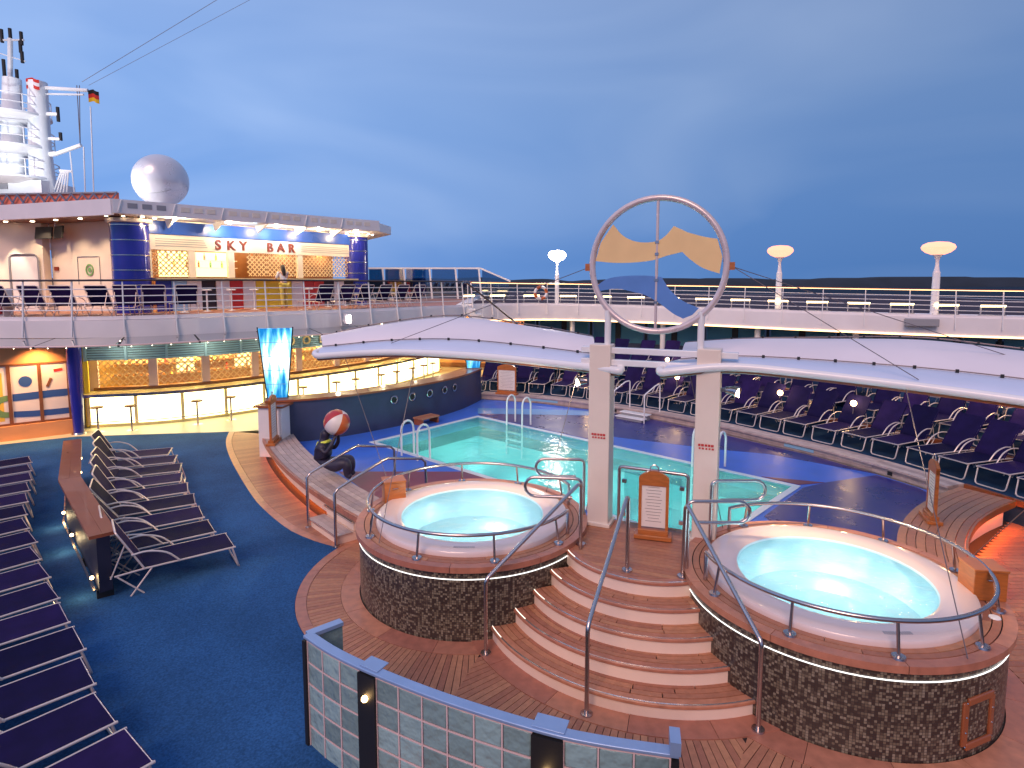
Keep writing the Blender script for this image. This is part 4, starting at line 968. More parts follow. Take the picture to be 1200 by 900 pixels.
# long row on the carpet opposite the wooden divider
rowL = Path([(-11.2, 13.9, 0), (-10.35, 12.78, 0), (-9.45, 11.55, 0), (-8.5, 10.32, 0), (-7.28, 8.98, 0), (-5.95, 7.65, 0), (-4.95, 6.58, 0), (-3.85, 5.48, 0), (-2.98, 4.72, 0), (-2.4, 4.2, 0)])
n = 17
for i in range(n):
    p, d = rowL.at(rowL.len * (i + .5) / n); t = i / (n - 1)
    sk = .10 * (1 - t) + .02; a = V(-d.y, d.x, 0) + d * (-sk + random.uniform(-.02, .02)); p = p + a * random.uniform(-.04, .04)
    put('flat', p, a, .014, f'nearly flat navy sun lounger in the long carpet row, {ORDW[i]} from the bar end', 'loungers in the long carpet row')
# nine loungers backing on the divider
f0, f1 = V(-8.05, 14.62, 0), V(-4.42, 9.45, 0); ax0, ax1 = V(.93, .37, 0), V(.80, .60, 0)
ft = Path([(-8.38, 14.60, 0), (-7.28, 13.03, 0), (-5.98, 11.17, 0), (-4.93, 9.77, 0), (-4.18, 8.92, 0)])
for i in range(9):
    p, d = ft.at(ft.len * (i + .5) / 9); a = ax0.lerp(ax1, i / 8)
    put('mid2' if i in (2, 5, 6) else 'mid', p + a * random.uniform(-.05, .05), a + d * random.uniform(-.04, .04), .014, f'navy sun lounger with raised back against the wooden divider, {ORDW[i]} from the bar end', 'loungers along the wooden divider')
# three tiers by the pool
for row, (off, z, s0_, s1_, pit) in enumerate(((.66, .451, S_0 - .3, TP.len - .6, .735), (2.46, .731, S_0 - .3, TP.len - .8, .75), (4.26, 1.011, S_0, TP.len - 1.2, .80))):
    s = s0_; i = 0
    while s < s1_ and i < 30:
        q, d = TP.at(s, off); q2, _ = TP.at(s + .1, off); st_ = (q2 - q).length / .1
        put(random.choice(('up', 'up', 'up2')), q + V(-d.y, d.x, 0) * random.uniform(0, .08), V(d.y, -d.x, 0) + d * random.uniform(-.06, .06), z, f'navy sun lounger with upright back on the {("pool-side", "middle", "rear")[row]} terrace tier, {ORDW[i]} from the bar side', f'loungers on the {("pool-side", "middle", "rear")[row]} terrace tier')
        s += pit / st_; i += 1
# loungers on the upper deck behind the rail
i = 0
for s in [UPL.len * .40 + k * 1.02 for k in range(9)] + [UPL.len - 6.2 + k * .95 for k in range(6)]:
    q, d = UPL.at(s, .55)
    nrm = V(-d.y, d.x, 0); put('mid', q + nrm * 2.1, nrm, q.z, f'navy sun lounger on the upper deck behind the rail, {ORDW[i]} from the mural wall side', 'loungers on the upper deck'); i += 1

# ================================================================== WOODEN DIVIDER
dv = thing('wooden_divider', 'angled dark divider with varnished wooden top behind the carpet loungers', 'divider', (-7.78, 10.5, 0))
dp = [V(-9.62, 13.08, 0), V(-7.80, 10.47, 0), V(-5.62, 8.08, 0)]
for a, b_ in zip(dp, dp[1:]):
    d = (b_ - a).normalized(); part('panel', MB().beam((a.x, a.y, .52), (b_.x, b_.y, .52), .16, .78), 'divider_navy', dv)
    part('kick_rail', MB().beam((a.x - .12, a.y - .06, .16), (b_.x - .12, b_.y - .06, .16), .03, .03), 'steel', dv)
pth = Path([tuple(p) for p in dp], smooth=False)
def mitre(off):
    d1, d2 = (dp[1] - dp[0]).normalized(), (dp[2] - dp[1]).normalized(); n1, n2 = V(-d1.y, d1.x, 0), V(-d2.y, d2.x, 0); nm_ = (n1 + n2).normalized()
    return [dp[0] + n1 * off, dp[1] + nm_ * off / nm_.dot(n1), dp[2] + n2 * off]
for j in range(2):
    e0, e1 = mitre(-.16 + j * .162), mitre(-.002 + j * .162)
    for k in range(2): part('top_plank', MB().prism([(q.x, q.y) for q in (e0[k], e0[k + 1], e1[k + 1], e1[k])], .91, .955), 'varnish_wood', dv, bev=.006)
for t_ in (.02, .3, .55, .78, .98):
    q, d = pth.at(pth.len * t_); part('foot', MB().box((q.x, q.y, .075), (.10, .20, .12), math.atan2(d.y, d.x)), 'black_metal', dv)
for t_ in (.46, .66, .965):
    q, d = pth.at(pth.len * t_, -.13); sp = part('lamp', MB().sphere((q.x, q.y, .28), .026, 12, 8), 'bulb_warm', dv)
    lamp('divider_lamp', 'POINT', (q.x + d.y * .12, q.y - d.x * .12, .20), 2, (1, .75, .40), dv, .04)
for t_ in (.12, .30):
    q, d = pth.at(pth.len * t_, .13); part('lamp', MB().sphere((q.x, q.y, .70), .03, 12, 8), 'bulb_warm', dv)

# ================================================================== STATUE WITH BALL
def skin(name, verts, edges, radii, mat, parent, sub=2, root=0):
    me = bpy.data.meshes.new(name); me.from_pydata([tuple(v) for v in verts], edges, []); me.materials.append(MATS[mat])
    o = bpy.data.objects.new(name, me); COL.objects.link(o); o.parent = parent; ORG[o.name] = ORG[parent.name]
    md = o.modifiers.new('skin', 'SKIN'); md.use_smooth_shade = True
    sv = me.skin_vertices[0].data if me.skin_vertices else None
    if sv is None:
        me.attributes.new('skin', 'FLOAT', 'POINT')
    for i, r in enumerate(radii):
        me.skin_vertices[0].data[i].radius = (r, r) if not isinstance(r, tuple) else r; me.skin_vertices[0].data[i].use_root = (i == root)
    sb = o.modifiers.new('sub', 'SUBSURF'); sb.levels = sub; sb.render_levels = sub
    return o
sb_ = V(-3.86, 12.05, .492)
stt = thing('statue', 'dark seated statue on the long bench balancing a striped beach ball on its raised face', 'statue', tuple(sb_))
fw = V(.985, -.17, 0); sd_ = V(.17, .985, 0)
def SP(x, z, y=0.0): return fw * x + sd_ * y + V(0, 0, z)
vts = [SP(.02, .17), SP(.03, .33), SP(.06, .50), SP(.08, .64), SP(.085, .74), SP(.10, .86), SP(.17, .93),          # pelvis..neck, head, muzzle
       SP(.30, .25, -.11), SP(.60, .33, -.11), SP(.62, .18, -.11), SP(.60, .05, -.11), SP(.70, .035, -.11),           # near leg
       SP(.28, .24, .11), SP(.58, .33, .11), SP(.60, .18, .11), SP(.58, .05, .11), SP(.68, .035, .11),
       SP(.09, .60, -.17), SP(.20, .52, -.20), SP(.30, .66, -.16), SP(.34, .79, -.10), SP(.37, .86, -.06),             # arms up to the ball
       SP(.09, .60, .17), SP(.20, .52, .20), SP(.30, .66, .16), SP(.34, .79, .10), SP(.37, .86, .06)]
eds = [(0, 1), (1, 2), (2, 3), (3, 4), (4, 5), (5, 6), (0, 7), (7, 8), (8, 9), (9, 10), (10, 11), (0, 12), (12, 13), (13, 14), (14, 15), (15, 16), (3, 17), (17, 18), (18, 19), (19, 20), (20, 21), (3, 22), (22, 23), (23, 24), (24, 25), (25, 26)]
rad = [.23, .195, .185, .15, .075, .118, .09, .155, .135, .10, .07, .055, .155, .135, .10, .07, .055, .062, .05, .042, .036, .03, .062, .05, .042, .036, .03]
skin('figure', vts, eds, rad, 'bronze_dark', stt)
part('scarf', MB().tube([sb_ + SP(.085 + .10 * math.cos(2 * math.pi * i / 16), .70 + .02 * math.cos(2 * math.pi * i / 16), .10 * math.sin(2 * math.pi * i / 16)) for i in range(16)], .032, 8, closed=True).tube([sb_ + SP(-.02, .70, -.05), sb_ + SP(-.05, .60, -.07), sb_ + SP(-.03, .52, -.10)], .028, 6), 'scarf', stt)
bc = sb_ + SP(.36, 1.105); bm = Matrix.Translation(bc) @ Matrix.Rotation(R(38), 4, 'Y') @ Matrix.Rotation(R(20), 4, 'X')
ball = thing('beach_ball', 'large red and white beach ball balanced on the dark statue', 'ball', tuple(bc - V(0, 0, .26)))
for i in range(6):
    g_ = MB(); g_.lathe([(max(1e-4, .258 * math.sin(math.pi * k / 14)), -.258 * math.cos(math.pi * k / 14)) for k in range(15)], (0, 0, 0), 6, R(60 * i), R(60 * (i + 1)))
    g_.v = [tuple(bm @ V(*p)) for p in g_.v]; part('gore', g_, ('ball_red', 'ball_white', 'ball_orange')[i % 3] if i != 4 else 'ball_white', ball, ang=60)

# ================================================================== NAVY POOL WALL WITH PORTHOLES
NW = Path([(-6.15, 15.28, 0), (-5.71, 15.40, 0), (-4.93, 15.74, 0), (-3.99, 16.46, 0), (-2.56, 18.0, 0), (-1.66, 19.47, 0), (-1.08, 21.1, 0)])
nw = thing('pool_wall', 'curved navy wall with portholes and wooden rail between pool and bar', 'wall', tuple(NW.at(NW.len / 2)[0]))
part('wall', MB().sweep([(0, .002), (.55, .002), (.55, 1.34), (0, 1.34)], NW.line(0, 0, None, .3)), 'navy_wall', nw)
s = 0; k = 7
for i in range(k): part('rail_board', MB().sweep([(-.05, 1.342), (.62, 1.342), (.62, 1.395), (-.05, 1.395)], NW.line(0, NW.len * i / k + .003 - (.12 if i == 0 else 0), NW.len * (i + 1) / k - .003, .3)), 'varnish_wood', nw)
p0, d0 = NW.at(0); e0 = p0 - d0 * .015
part('end_block', MB().box((-6.02, 15.18, .64), (.62, .46, 1.27), R(-6)), 'white_paint', nw, bev=.02); part('rail_board', MB().box((-6.02, 15.18, 1.302), (.76, .60, .05), R(-6)), 'varnish_wood', nw)
for t_ in (.42, .50, .585, .67, .735):
    q, d = NW.at(NW.len * t_, -.012); m = Matrix.Translation((q.x, q.y, 1.06)) @ Matrix.Rotation(math.atan2(d.y, d.x), 4, 'Z') @ Matrix.Rotation(R(90), 4, 'X')
    po = MB().lathe([(.085, 0), (.12, 0), (.125, .02), (.10, .03), (.085, .02)], (0, 0, 0), 20); po.v = [tuple(m @ V(*p)) for p in po.v]; pp = part('porthole', po, 'steel', nw)
    gl_ = MB().lathe([(.0001, .008), (.088, .008)], (0, 0, 0), 16); gl_.v = [tuple(m @ V(*p)) for p in gl_.v]; part('pane', gl_, 'black_metal', pp)
q, d = NW.at(NW.len * .53, -.30)
ws = thing('pool_step', 'small slatted wooden step at the foot of the navy pool wall', 'step', (q.x, q.y, PZ + .005))
for j in range(4): part('slat', MB().box((q.x + d.y * (.1 * j - .1), q.y - d.x * (.1 * j - .1), PZ + .20), (.70, .085, .04), math.atan2(d.y, d.x)), 'teak', ws)
for s_ in (-1, 1): part('cheek', MB().box((q.x + d.x * .3 * s_ + d.y * .05, q.y + d.y * .3 * s_ - d.x * .05, PZ + .092), (.05, .36, .17), math.atan2(d.y, d.x)), 'varnish_wood', ws)
# lit tapering banners on the wall
def banner(label, x, y, z, rz, h, w0, w1):
    t = thing('lit_banner', label, 'banner', (x, y, z), None, rz); ORG[t.name] = (0, 0, 0)
    def pan(y0, y1, i=0.0): return MB().add([(-w0 / 2 + i, y0, i + .0), (w0 / 2 - i, y0, i + .0), (w1 / 2 - i, y0, h - i), (-w1 / 2 + i, y0, h - i), (-w0 / 2 + i, y1, i + .0), (w0 / 2 - i, y1, i + .0), (w1 / 2 - i, y1, h - i), (-w1 / 2 + i, y1, h - i)], [(0, 1, 2, 3), (7, 6, 5, 4), (0, 4, 5, 1), (1, 5, 6, 2), (2, 6, 7, 3), (3, 7, 4, 0)])
    part('print', pan(-.035, .035), 'lit_banner', t)
    for s_ in (-1, 1): part('edge_pole', MB().tube([(s_ * (w0 / 2 + .02), 0, 0), (s_ * (w1 / 2 + .02), 0, h + .03)], .018, 6), 'black_metal', t)
    for f in (.2, .4, .6, .8): part('cross_bar', MB().box((0, -.040, h * f), (w0 + (w1 - w0) * f, .008, .012)), 'louvre_blue', t)
    part('base', MB().box((0, 0, -.001), (w0 + .10, .20, .03)), 'steel', t)
q, d = NW.at(.15, .26); banner('tall glowing blue and white banner at the near end of the navy wall', q.x, q.y, 1.412, R(12), 1.80, .46, .82)
q, d = NW.at(NW.len - .3, .28); banner('small glowing blue and white banner at the far end of the navy wall', q.x + .1, q.y + .1, 1.412, R(10), .90, .42, .62)
# pool ladders and step unit
def ladder(label, x, y, rz, both=True):
    l = thing('pool_ladder', label, 'ladder', (x, y, PZ)); m = Matrix.Translation((x, y, PZ)) @ Matrix.Rotation(rz, 4, 'Z')
    for s_ in ((-1, 1) if both else (1,)):
        pts = [(s_ * .30, .32, .02), (s_ * .30, .32, .62)] + [(s_ * .30, .14 + .18 * math.cos(math.pi * i / 8), .62 + .22 * math.sin(math.pi * i / 8)) for i in range(1, 8)] + [(s_ * .30, -.04, .62), (s_ * .30, -.06, -.9)]
        part('grab_bar', MB().tube([m @ V(*p) for p in pts], .026, 8), 'white_gloss', l)
    for z in (-.2, -.42, -.64): part('tread', MB().box(tuple(m @ V(0, -.06, z)), (.58, .09, .03), rz), 'white_gloss', l)
eL = V(P1[0] - P0[0], P1[1] - P0[1], 0).normalized(); aL = math.atan2(eL.y, eL.x)
def edge_pt(a, b_, t): return a[0] + (b_[0] - a[0]) * t, a[1] + (b_[1] - a[1]) * t
x, y = -2.18, 14.18; ladder('white pool ladder on the spa side of the pool', x, y, aL + math.pi)
x, y = edge_pt(P3, P2, .17); ladder('white pool ladder on the far side facing the notice board', x, y, aL)
x, y = edge_pt(P3, P2, .80); ladder('white pool ladder on the far side below the right column', x, y, aL)
q, d = TP.at(s_near(TP, 3.95, 18.3), -.40); rz = math.atan2(d.y, d.x)
su = thing('step_unit', 'white two-step unit with rail leading from pool deck up to the ledge', 'steps', (q.x, q.y, PZ + .004))
for k in range(2):
    off = V(-d.y, d.x, 0) * (-.18 + .27 * k); part('tread', MB().box((q.x + off.x, q.y + off.y, PZ + .09 + .09 * k), (.95, .26, .03), rz), 'white_gloss', su, bev=.006)
    part('box', MB().box((q.x + off.x, q.y + off.y, PZ + .005 + (.07 + .09 * k) / 2), (.85, .22, .06 + .09 * k), rz), 'grey_plastic', su)
for s_ in (-1, 1):
    a = q + d * .52 * s_; nn = V(-d.y, d.x, 0)
    part('rail', MB().tube(rnd([a - nn * .30 + V(0, 0, PZ + .005), a - nn * .30 + V(0, 0, PZ + .85), a + nn * .35 + V(0, 0, PZ + 1.05), a + nn * .60 + V(0, 0, PZ + 1.05), a + nn * .62 + V(0, 0, .475)], .06), .02, 8), 'white_gloss', su)

# ================================================================== POOL BAR
BAR = Path([(-12.72, 18.04, 0), (-10.6, 18.72, 0), (-8.67, 20.33, 0), (-6.03, 23.63, 0), (-4.6, 26.4, 0), (-3.5, 29.3, 0)])
pb_ = thing('pool_bar', 'long curved bar with glowing panels and blue louvred fascia under the upper deck', 'bar', tuple(BAR.at(BAR.len / 2)[0]))
part('plinth', MB().sweep([(.03, .011), (.5, .011), (.5, .10), (.03, .10)], BAR.line(0, 0, None, .4)), 'bar_counter', pb_)
npan = 12; pw = BAR.len / npan
for i in range(npan):
    part('lit_panel', MB().sweep([(.02, .105), (.06, .105), (.06, .96), (.02, .96)], BAR.line(0, i * pw + .05, (i + 1) * pw - .05, .35)), 'panel_light', pb_)
for i in range(npan + 1):
    q, d = BAR.at(i * pw, .03); part('mullion', MB().box((q.x, q.y, .53), (.09, .07, .86), math.atan2(d.y, d.x)), 'bar_counter', pb_)
part('counter', MB().sweep([(-.22, .975), (.55, .975), (.55, 1.05), (-.22, 1.05)], BAR.line(0, -.1, None, .4)), 'bar_counter', pb_)
part('counter_edge', MB().sweep([(-.245, .965), (-.222, .965), (-.222, 1.055), (-.245, 1.055)], BAR.line(0, -.1, None, .4)), 'steel', pb_)
part('foot_rail', MB().tube(BAR.line(-.16, .1, BAR.len - .1, .5, .20), .018, 6), 'steel', pb_)
def lattice(a, b_, z0, z1, sp, r=.011):
    """crossed diagonal bars in the upright plane a-b"""
    mb = MB(); L_ = (b_ - a).length; d = (b_ - a).normalized(); h = z1 - z0
    k = -h
    while k < L_:
        for s_ in (1, -1):
            u0, u1 = k, k + h
            pts = []
            for u, w in ((max(0, u0), None), (min(L_, u1), None)):
                w = (u - u0) if s_ == 1 else h - (u - u0); pts.append(a + d * u + V(0, 0, z0 + w - a.z))
            if (pts[1] - pts[0]).length > .02: mb.beam(tuple(pts[0]), tuple(pts[1]), .008, r * 2, up=tuple(V(-d.y, d.x, 0).cross((pts[1] - pts[0]).normalized())))
        k += sp
    return mb
nl = 9; lw = BAR.len / nl
for i in range(nl):
    a, d = BAR.at(i * lw + .12, .62); b_, _ = BAR.at((i + 1) * lw - .12, .62)
    part('lattice_grille', lattice(a, b_, 1.16, 2.02, .20, .019), 'lattice_tan', pb_, kind='stuff')
    q, d = BAR.at(i * lw, .62); part('post', MB().box((q.x, q.y, 1.55), (.24, .12, 1.0), math.atan2(d.y, d.x)), 'mullion_pink', pb_)
part('back_shelf', MB().sweep([(.5, .011), (.75, .011), (.75, 1.14), (.5, 1.14)], BAR.line(0, 0, None, .5)), 'bar_brown', pb_)
part('back_wall', MB().sweep([(2.4, .011), (2.5, .011), (2.5, 2.8), (2.4, 2.8)], BAR.line(0, -.5, BAR.len, .5)), 'lattice_brown', pb_)
for i in (2, 4, 5, 7, 8, 10): part('lit_niche', MB().sweep([(2.37, 1.30), (2.392, 1.30), (2.392, 1.95), (2.37, 1.95)], BAR.line(0, BAR.len * i / 12 + .1, BAR.len * i / 12 + .85, .3)), 'shelf_light', pb_)
for z in (1.25, 1.62): part('bottle_shelf', MB().sweep([(2.1, z), (2.39, z), (2.39, z + .03), (2.1, z + .03)], BAR.line(0, 0, None, .5)), 'bar_brown', pb_)
for i in range(npan + 2):
    s0_, s1_ = BAR.len * i / (npan + 2) + .03, BAR.len * (i + 1) / (npan + 2) - .03; lv = MB()
    for j in range(7):
        z = 2.06 + j * .074; lv.sweep([(-.03, z), (-.015, z), (.02, z + .052), (.005, z + .052)], BAR.line(0, s0_, s1_, .4))
    part('louvre_panel', lv, 'louvre_blue', pb_, kind='stuff')
    q, d = BAR.at(s0_ - .03, .0); part('louvre_post', MB().box((q.x, q.y, 2.32), (.07, .09, .56), math.atan2(d.y, d.x)), 'louvre_blue', pb_)
part('fascia_back', MB().sweep([(.05, 2.04), (.10, 2.04), (.10, 2.84), (.05, 2.84)], BAR.line(0, 0, None, .4)), 'navy_wall', pb_)
part('side_wall', MB().beam((-12.78, 18.1, 1.42), (-14.2, 20.2, 1.42), .12, 2.8), 'yellow_paint', pb_)
for i in range(7):
    q, d = BAR.at(BAR.len * (i + .5) / 7, 1.5); lamp('bar_lamp', 'POINT', (q.x, q.y, 2.25), 170, (1, .76, .28), pb_, .12)
    q, d = BAR.at(BAR.len * (i + .5) / 7, -.55); lamp('bar_downlight', 'POINT', (q.x, q.y, 2.50), 8, (1, .85, .55), pb_, .08)
    part('pendant', MB().lathe([(.0001, .10), (.03, .10), (.07, 0), (.0001, .0)], (q.x, q.y, 2.66), 12), 'downlight', pb_)
def letters(txt, size, depth, mat, parent, loc, rz, offs=0.0):
    cu = bpy.data.curves.new('letter', 'FONT'); cu.body = txt; cu.size = size; cu.extrude = depth; cu.align_x = 'CENTER'; cu.offset = offs
    o = bpy.data.objects.new('letter_tmp', cu); COL.objects.link(o)
    dg = bpy.context.evaluated_depsgraph_get(); me = bpy.data.meshes.new_from_object(o.evaluated_get(dg)); bpy.data.objects.remove(o)
    m = Matrix.Translation(V(*loc) - V(*ORG[parent.name])) @ Matrix.Rotation(rz, 4, 'Z') @ Matrix.Rotation(R(90), 4, 'X'); me.transform(m)
    me.materials.clear(); me.materials.append(MATS[mat]); ob = bpy.data.objects.new('letter', me); COL.objects.link(ob); ob.parent = parent; ORG[ob.name] = ORG[parent.name]; return ob
S_O = s_near(BAR, -7.75, 21.4)
for ch, ds in (('P', -.62), ('O', 0), ('O', .62), ('L', 1.24)):
    q, d = BAR.at(S_O + ds, -.05); letters(ch, .40, .02, 'bar_counter', pb_, (q.x, q.y, 2.18), math.atan2(d.y, d.x), .008)
# bar stools
def make_stool(mat='steel', seat='bar_brown', h=.72):
    o = thing('bar_stool', 'x', 'bar stool')
    part('seat', MB().lathe([(.0001, h + .04), (.15, h + .035), (.17, h + .015), (.16, h - .01), (.0001, h - .01)], (0, 0, 0), 18), seat, o)
    part('pole', MB().tube([(0, 0, .02), (0, 0, h)], .03, 10), mat, o); part('base', MB().lathe([(.0001, .03), (.10, .022), (.16, .0)], (0, 0, 0), 18), mat, o)
    return o
st0 = make_stool(); first = True
S_ST = [.45, 1.30, 2.85, 3.75, 5.4, 6.15, 7.5, 8.35, 9.6, 10.5, 11.6, 12.5, 13.3]
for i, s in enumerate(S_ST):
    o = st0 if i == 0 else copy_tree(st0); q, d = BAR.at(s, -.62); o.location = (q.x, q.y, .011)
    setp(o, f'single-pole bar stool at the glowing pool bar, {ORDW[i]} from the mural wall', 'bar stool', 'stools along the pool bar')
# bottles
bt = MB().lathe([(.0001, 0), (.038, 0), (.040, .17), (.014, .22), (.014, .29), (.0001, .29)], (0, 0, 0), 10)
bme = {c: mesh_of(bt, 'bottle', c) for c in ('green_paint', 'bar_brown', 'shelf_gold', 'red_paint', 'ink')}
def bottle(x, y, z, lab, grp): 
    o = bpy.data.objects.new('bottle', bme[random.choice(list(bme))]); COL.objects.link(o); o.location = (x, y, z); setp(o, lab, 'bottle', grp)
for i in range(26):
    q, d = BAR.at(1.8 + i * .42, 2.25); bottle(q.x, q.y, 1.281 if i % 2 else 1.651, 'small bottle on the pool bar back shelf behind the lattice', 'bottles behind the pool bar')
# glass awning below the upper deck edge
aw = thing('glass_awning', 'narrow smoked glass awning along the upper deck edge above the pool bar', 'awning', (-8.6, 18.4, 2.7))
s = UPL.len * .38; i = 0; S_AW1 = UPL.len * .93
while s < S_AW1:
    e = min(s + 1.75, S_AW1)
    part('glass_panel', MB().sweep([(.02, 2.83 - 3.33), (-.80, 2.70 - 3.33), (-.80, 2.715 - 3.33), (.02, 2.845 - 3.33)], UPL.line(0, s + .02, e - .02, .4)), 'smoke_glass', aw)
    q, d = UPL.at(s); nn = V(d.y, -d.x, 0); part('bracket', MB().beam((q.x, q.y, q.z - .52), tuple(q + nn * .85 + V(0, 0, -.66)), .05, .05), 'black_metal', aw)
    s = e
part('edge_rail', MB().tube(UPL.line(-.82, UPL.len * .38, S_AW1, .4, -.64), .025, 8), 'mullion_pink', aw)
for k in range(40):
    q, d = UPL.at(UPL.len * .39 + (S_AW1 - UPL.len * .39) * k / 40, -.70); part('bulb', MB().sphere((q.x, q.y, q.z - .69), .010, 6, 4), 'downlight', aw)
# ================================================================== MURAL WALL AND BLUE POST
W0, W1 = V(-18.2, 13.45, 0), V(-12.80, 17.62, 0); wd_ = (W1 - W0).normalized(); wl = (W1 - W0).length; wn_ = V(wd_.y, -wd_.x, 0); wrz = math.atan2(wd_.y, wd_.x)
mw = thing('mural_wall', 'orange wall with brown-framed mural panels beside the pool bar', 'wall', tuple(W1 - wd_ * 1.5))
part('wall', MB().beam(tuple(W0 + V(0, 0, 1.43)), tuple(W1 + V(0, 0, 1.43)), .12, 2.8), 'orange_wall', mw)
part('plinth', MB().beam(tuple(W0 + wn_ * .12 + V(0, 0, .215)), tuple(W1 + wn_ * .12 + V(0, 0, .215)), .16, .40), 'orange_wall', mw)
def WP(u, z, off=.07): return W1 - wd_ * u + wn_ * off + V(0, 0, z)
edges_ = [.12, .78, 1.46, 2.4, 3.5, 4.6]
for a, b_ in zip(edges_, edges_[1:]):
    c = WP((a + b_) / 2, 1.27); part('mural_panel', MB().box(tuple(c), (b_ - a - .07, .02, 1.62), wrz), 'mural_white', mw)
for a in edges_: part('frame_post', MB().box(tuple(WP(a, 1.27, .085)), (.085, .05, 1.66), wrz), 'bar_brown', mw)
for z in (.45, 2.10): part('frame_rail', MB().beam(tuple(WP(.1, z, .08)), tuple(WP(4.6, z, .08)), .04, .05), 'bar_brown', mw)
part('mural_disc', (lambda mb: (setattr(mb, 'v', [tuple(WP(1.10, 1.62, .084) + wd_ * p[0] + V(0, 0, p[1]) + wn_ * p[2]) for p in mb.v]), mb)[1])(MB().lathe([(.0001, .006), (.15, .006), (.15, 0)], (0, 0, 0), 20)), 'mural_blue', mw)
def strip(pts, w, mat): part('mural_stripe', MB().grid([[WP(u, z + s_ * w / 2, .086 + .001 * (mat == 'mural_green')) for s_ in (-1, 1)] for u, z in pts], 0), mat, mw)
strip([(.14, 1.22), (.5, 1.22), (1.0, 1.20), (1.4, 1.19)], .20, 'mural_blue'); strip([(.14, .68), (.6, .68), (1.0, .69), (1.4, .72)], .17, 'mural_blue')
arc = [(1.35 + .42 * math.sin(t_), .95 + .25 * math.cos(t_)) for t_ in [math.pi * i / 12 for i in range(13)]]
part('mural_stripe', MB().grid([[WP(1.50 + .34 * math.sin(t_) * k, .955 + .25 * k * math.cos(t_), .088) for k in (.62, 1.25)] for t_ in [math.pi * i / 14 for i in range(15)]]), 'mural_green', mw)
part('mural_patch', MB().grid([[WP(u, z, .083) for z in (.55, 1.0, 1.4, 1.9)] for u in (1.60, 1.85, 2.1)]), 'mural_yellow', mw)
part('mural_mark', MB().beam(tuple(WP(.52, 1.66, .086)), tuple(WP(.62, 1.42, .086)), .02, .07), 'bar_brown', mw); part('mural_mark', MB().beam(tuple(WP(.25, 1.90, .086)), tuple(WP(.45, 1.87, .086)), .02, .07), 'flag_red', mw)
for u in (.8, 2.4): lamp('wall_downlight', 'SPOT', tuple(WP(u, 2.72, .55)), 190, (1, .52, .20), mw, .06, tuple(WP(u, .6, .1)), 110, .8)
bp_ = thing('blue_post', 'tapering glossy cobalt post at the end of the pool bar', 'post', (-12.55, 17.35, .011))
part('shaft', MB().lathe([(.13, .02), (.17, 1.4), (.20, 2.83)], (-12.55, 17.35, 0), 20), 'cobalt', bp_); part('foot', MB().lathe([(.0001, .05), (.17, .05), (.19, .0)], (-12.55, 17.35, .011), 20), 'steel', bp_)
# ================================================================== SKY BAR PAVILION
KA, KB = V(-13.0, 21.0, 0), V(-7.2, 28.5, 0); ku = (KB - KA).normalized(); kn = V(ku.y, -ku.x, 0); krz = math.atan2(ku.y, ku.x); KL = (KB - KA).length; DZ = 3.335
def KP(s, z, off=0.0): return KA + ku * s + kn * off + V(0, 0, z)
sk = thing('bar_pavilion', 'upper deck bar pavilion with cobalt columns, blue frieze and SKY BAR lettering', 'pavilion', tuple(KP(KL / 2, DZ)))
for s, r, top in ((0, .58, 6.50), (KL, .52, 6.55)):
    c = KP(s, 0); cl_ = part('column', MB().lathe([(r, DZ), (r, top)], (c.x, c.y, 0), 40), 'cobalt', sk)
    for i in range(6):
        z = DZ + .45 + i * .50
        if z < top - .1: part('band', MB().lathe([(r + .002, -.02), (r + .012, -.018), (r + .012, .018), (r + .002, .02)], (c.x, c.y, z), 40), 'steel', cl_)
    part('capital', MB().lathe([(r, top - .14), (r + .10, top - .12), (r + .12, top)], (c.x, c.y, 0), 40), 'column_paint', sk)
    for a in (-1.9, -1.2, -.5, .2):
        part('downlight', MB().lathe([(.0001, 0), (.05, 0), (.055, .02)], (c.x + (r + .22) * math.cos(a), c.y + (r + .22) * math.sin(a), 6.53), 10), 'downlight', sk)
def face(name, s0, s1, z0, z1, off, th, mat, **k): return part(name, MB().beam(tuple(KP(s0, (z0 + z1) / 2, off)), tuple(KP(s1, (z0 + z1) / 2, off)), th, z1 - z0), mat, sk, **k)
face('frieze', .4, KL - .35, 6.06, 6.52, .10, .16, 'cobalt_frieze')
face('sign_board', .45, KL - .4, 5.52, 6.055, .06, .12, 'cream_wall')
for s0, s1 in ((.75, 2.55), (6.5, 9.0)):
    for z in (5.66, 5.74, 5.82, 5.90): face('sign_line', s0, s1 - (z - 5.66) * .5, z - .012, z + .012, .128, .012, 'grey_plastic')
for ch, s in (('S', 2.95), ('K', 3.45), ('Y', 3.94), ('B', 5.07), ('A', 5.55), ('R', 6.04)):
    letters(ch, .50, .03, 'sign_red', sk, tuple(KP(s, 5.61, .15)), krz, .009)
bays = [(.62, 1.95), (2.05, 3.35), (3.6, 5.0), (5.0, 6.35), (6.6, 7.9), (7.9, 9.05)]
for i, (s0, s1) in enumerate(bays):
    if i not in (1,): part('lattice_grille', lattice(KP(s0 + (.55 if i == 2 else 0), 4.62), KP(s1, 4.62), 4.62, 5.52, .19, .018), 'lattice_brown' if i < 1 else 'lattice_tan', sk, kind='stuff')
for s in (.5, 2.0, 3.47, 6.47, 9.12): face('pier', s - .12, s + .12, 4.55, 5.52, .02, .14, 'cream_wall')
face('back_wall', .3, KL - .2, DZ, 6.5, -2.6, .1, 'bar_brown'); face('lit_shelf_back', 1.9, 4.9, 4.6, 5.6, -2.52, .03, 'shelf_light'); face('side_panel', 5.2, 9.3, 4.4, 5.7, -1.6, .05, 'bar_brown')
face('counter', .55, KL - .45, 4.46, 4.53, .30, .75, 'bar_counter')
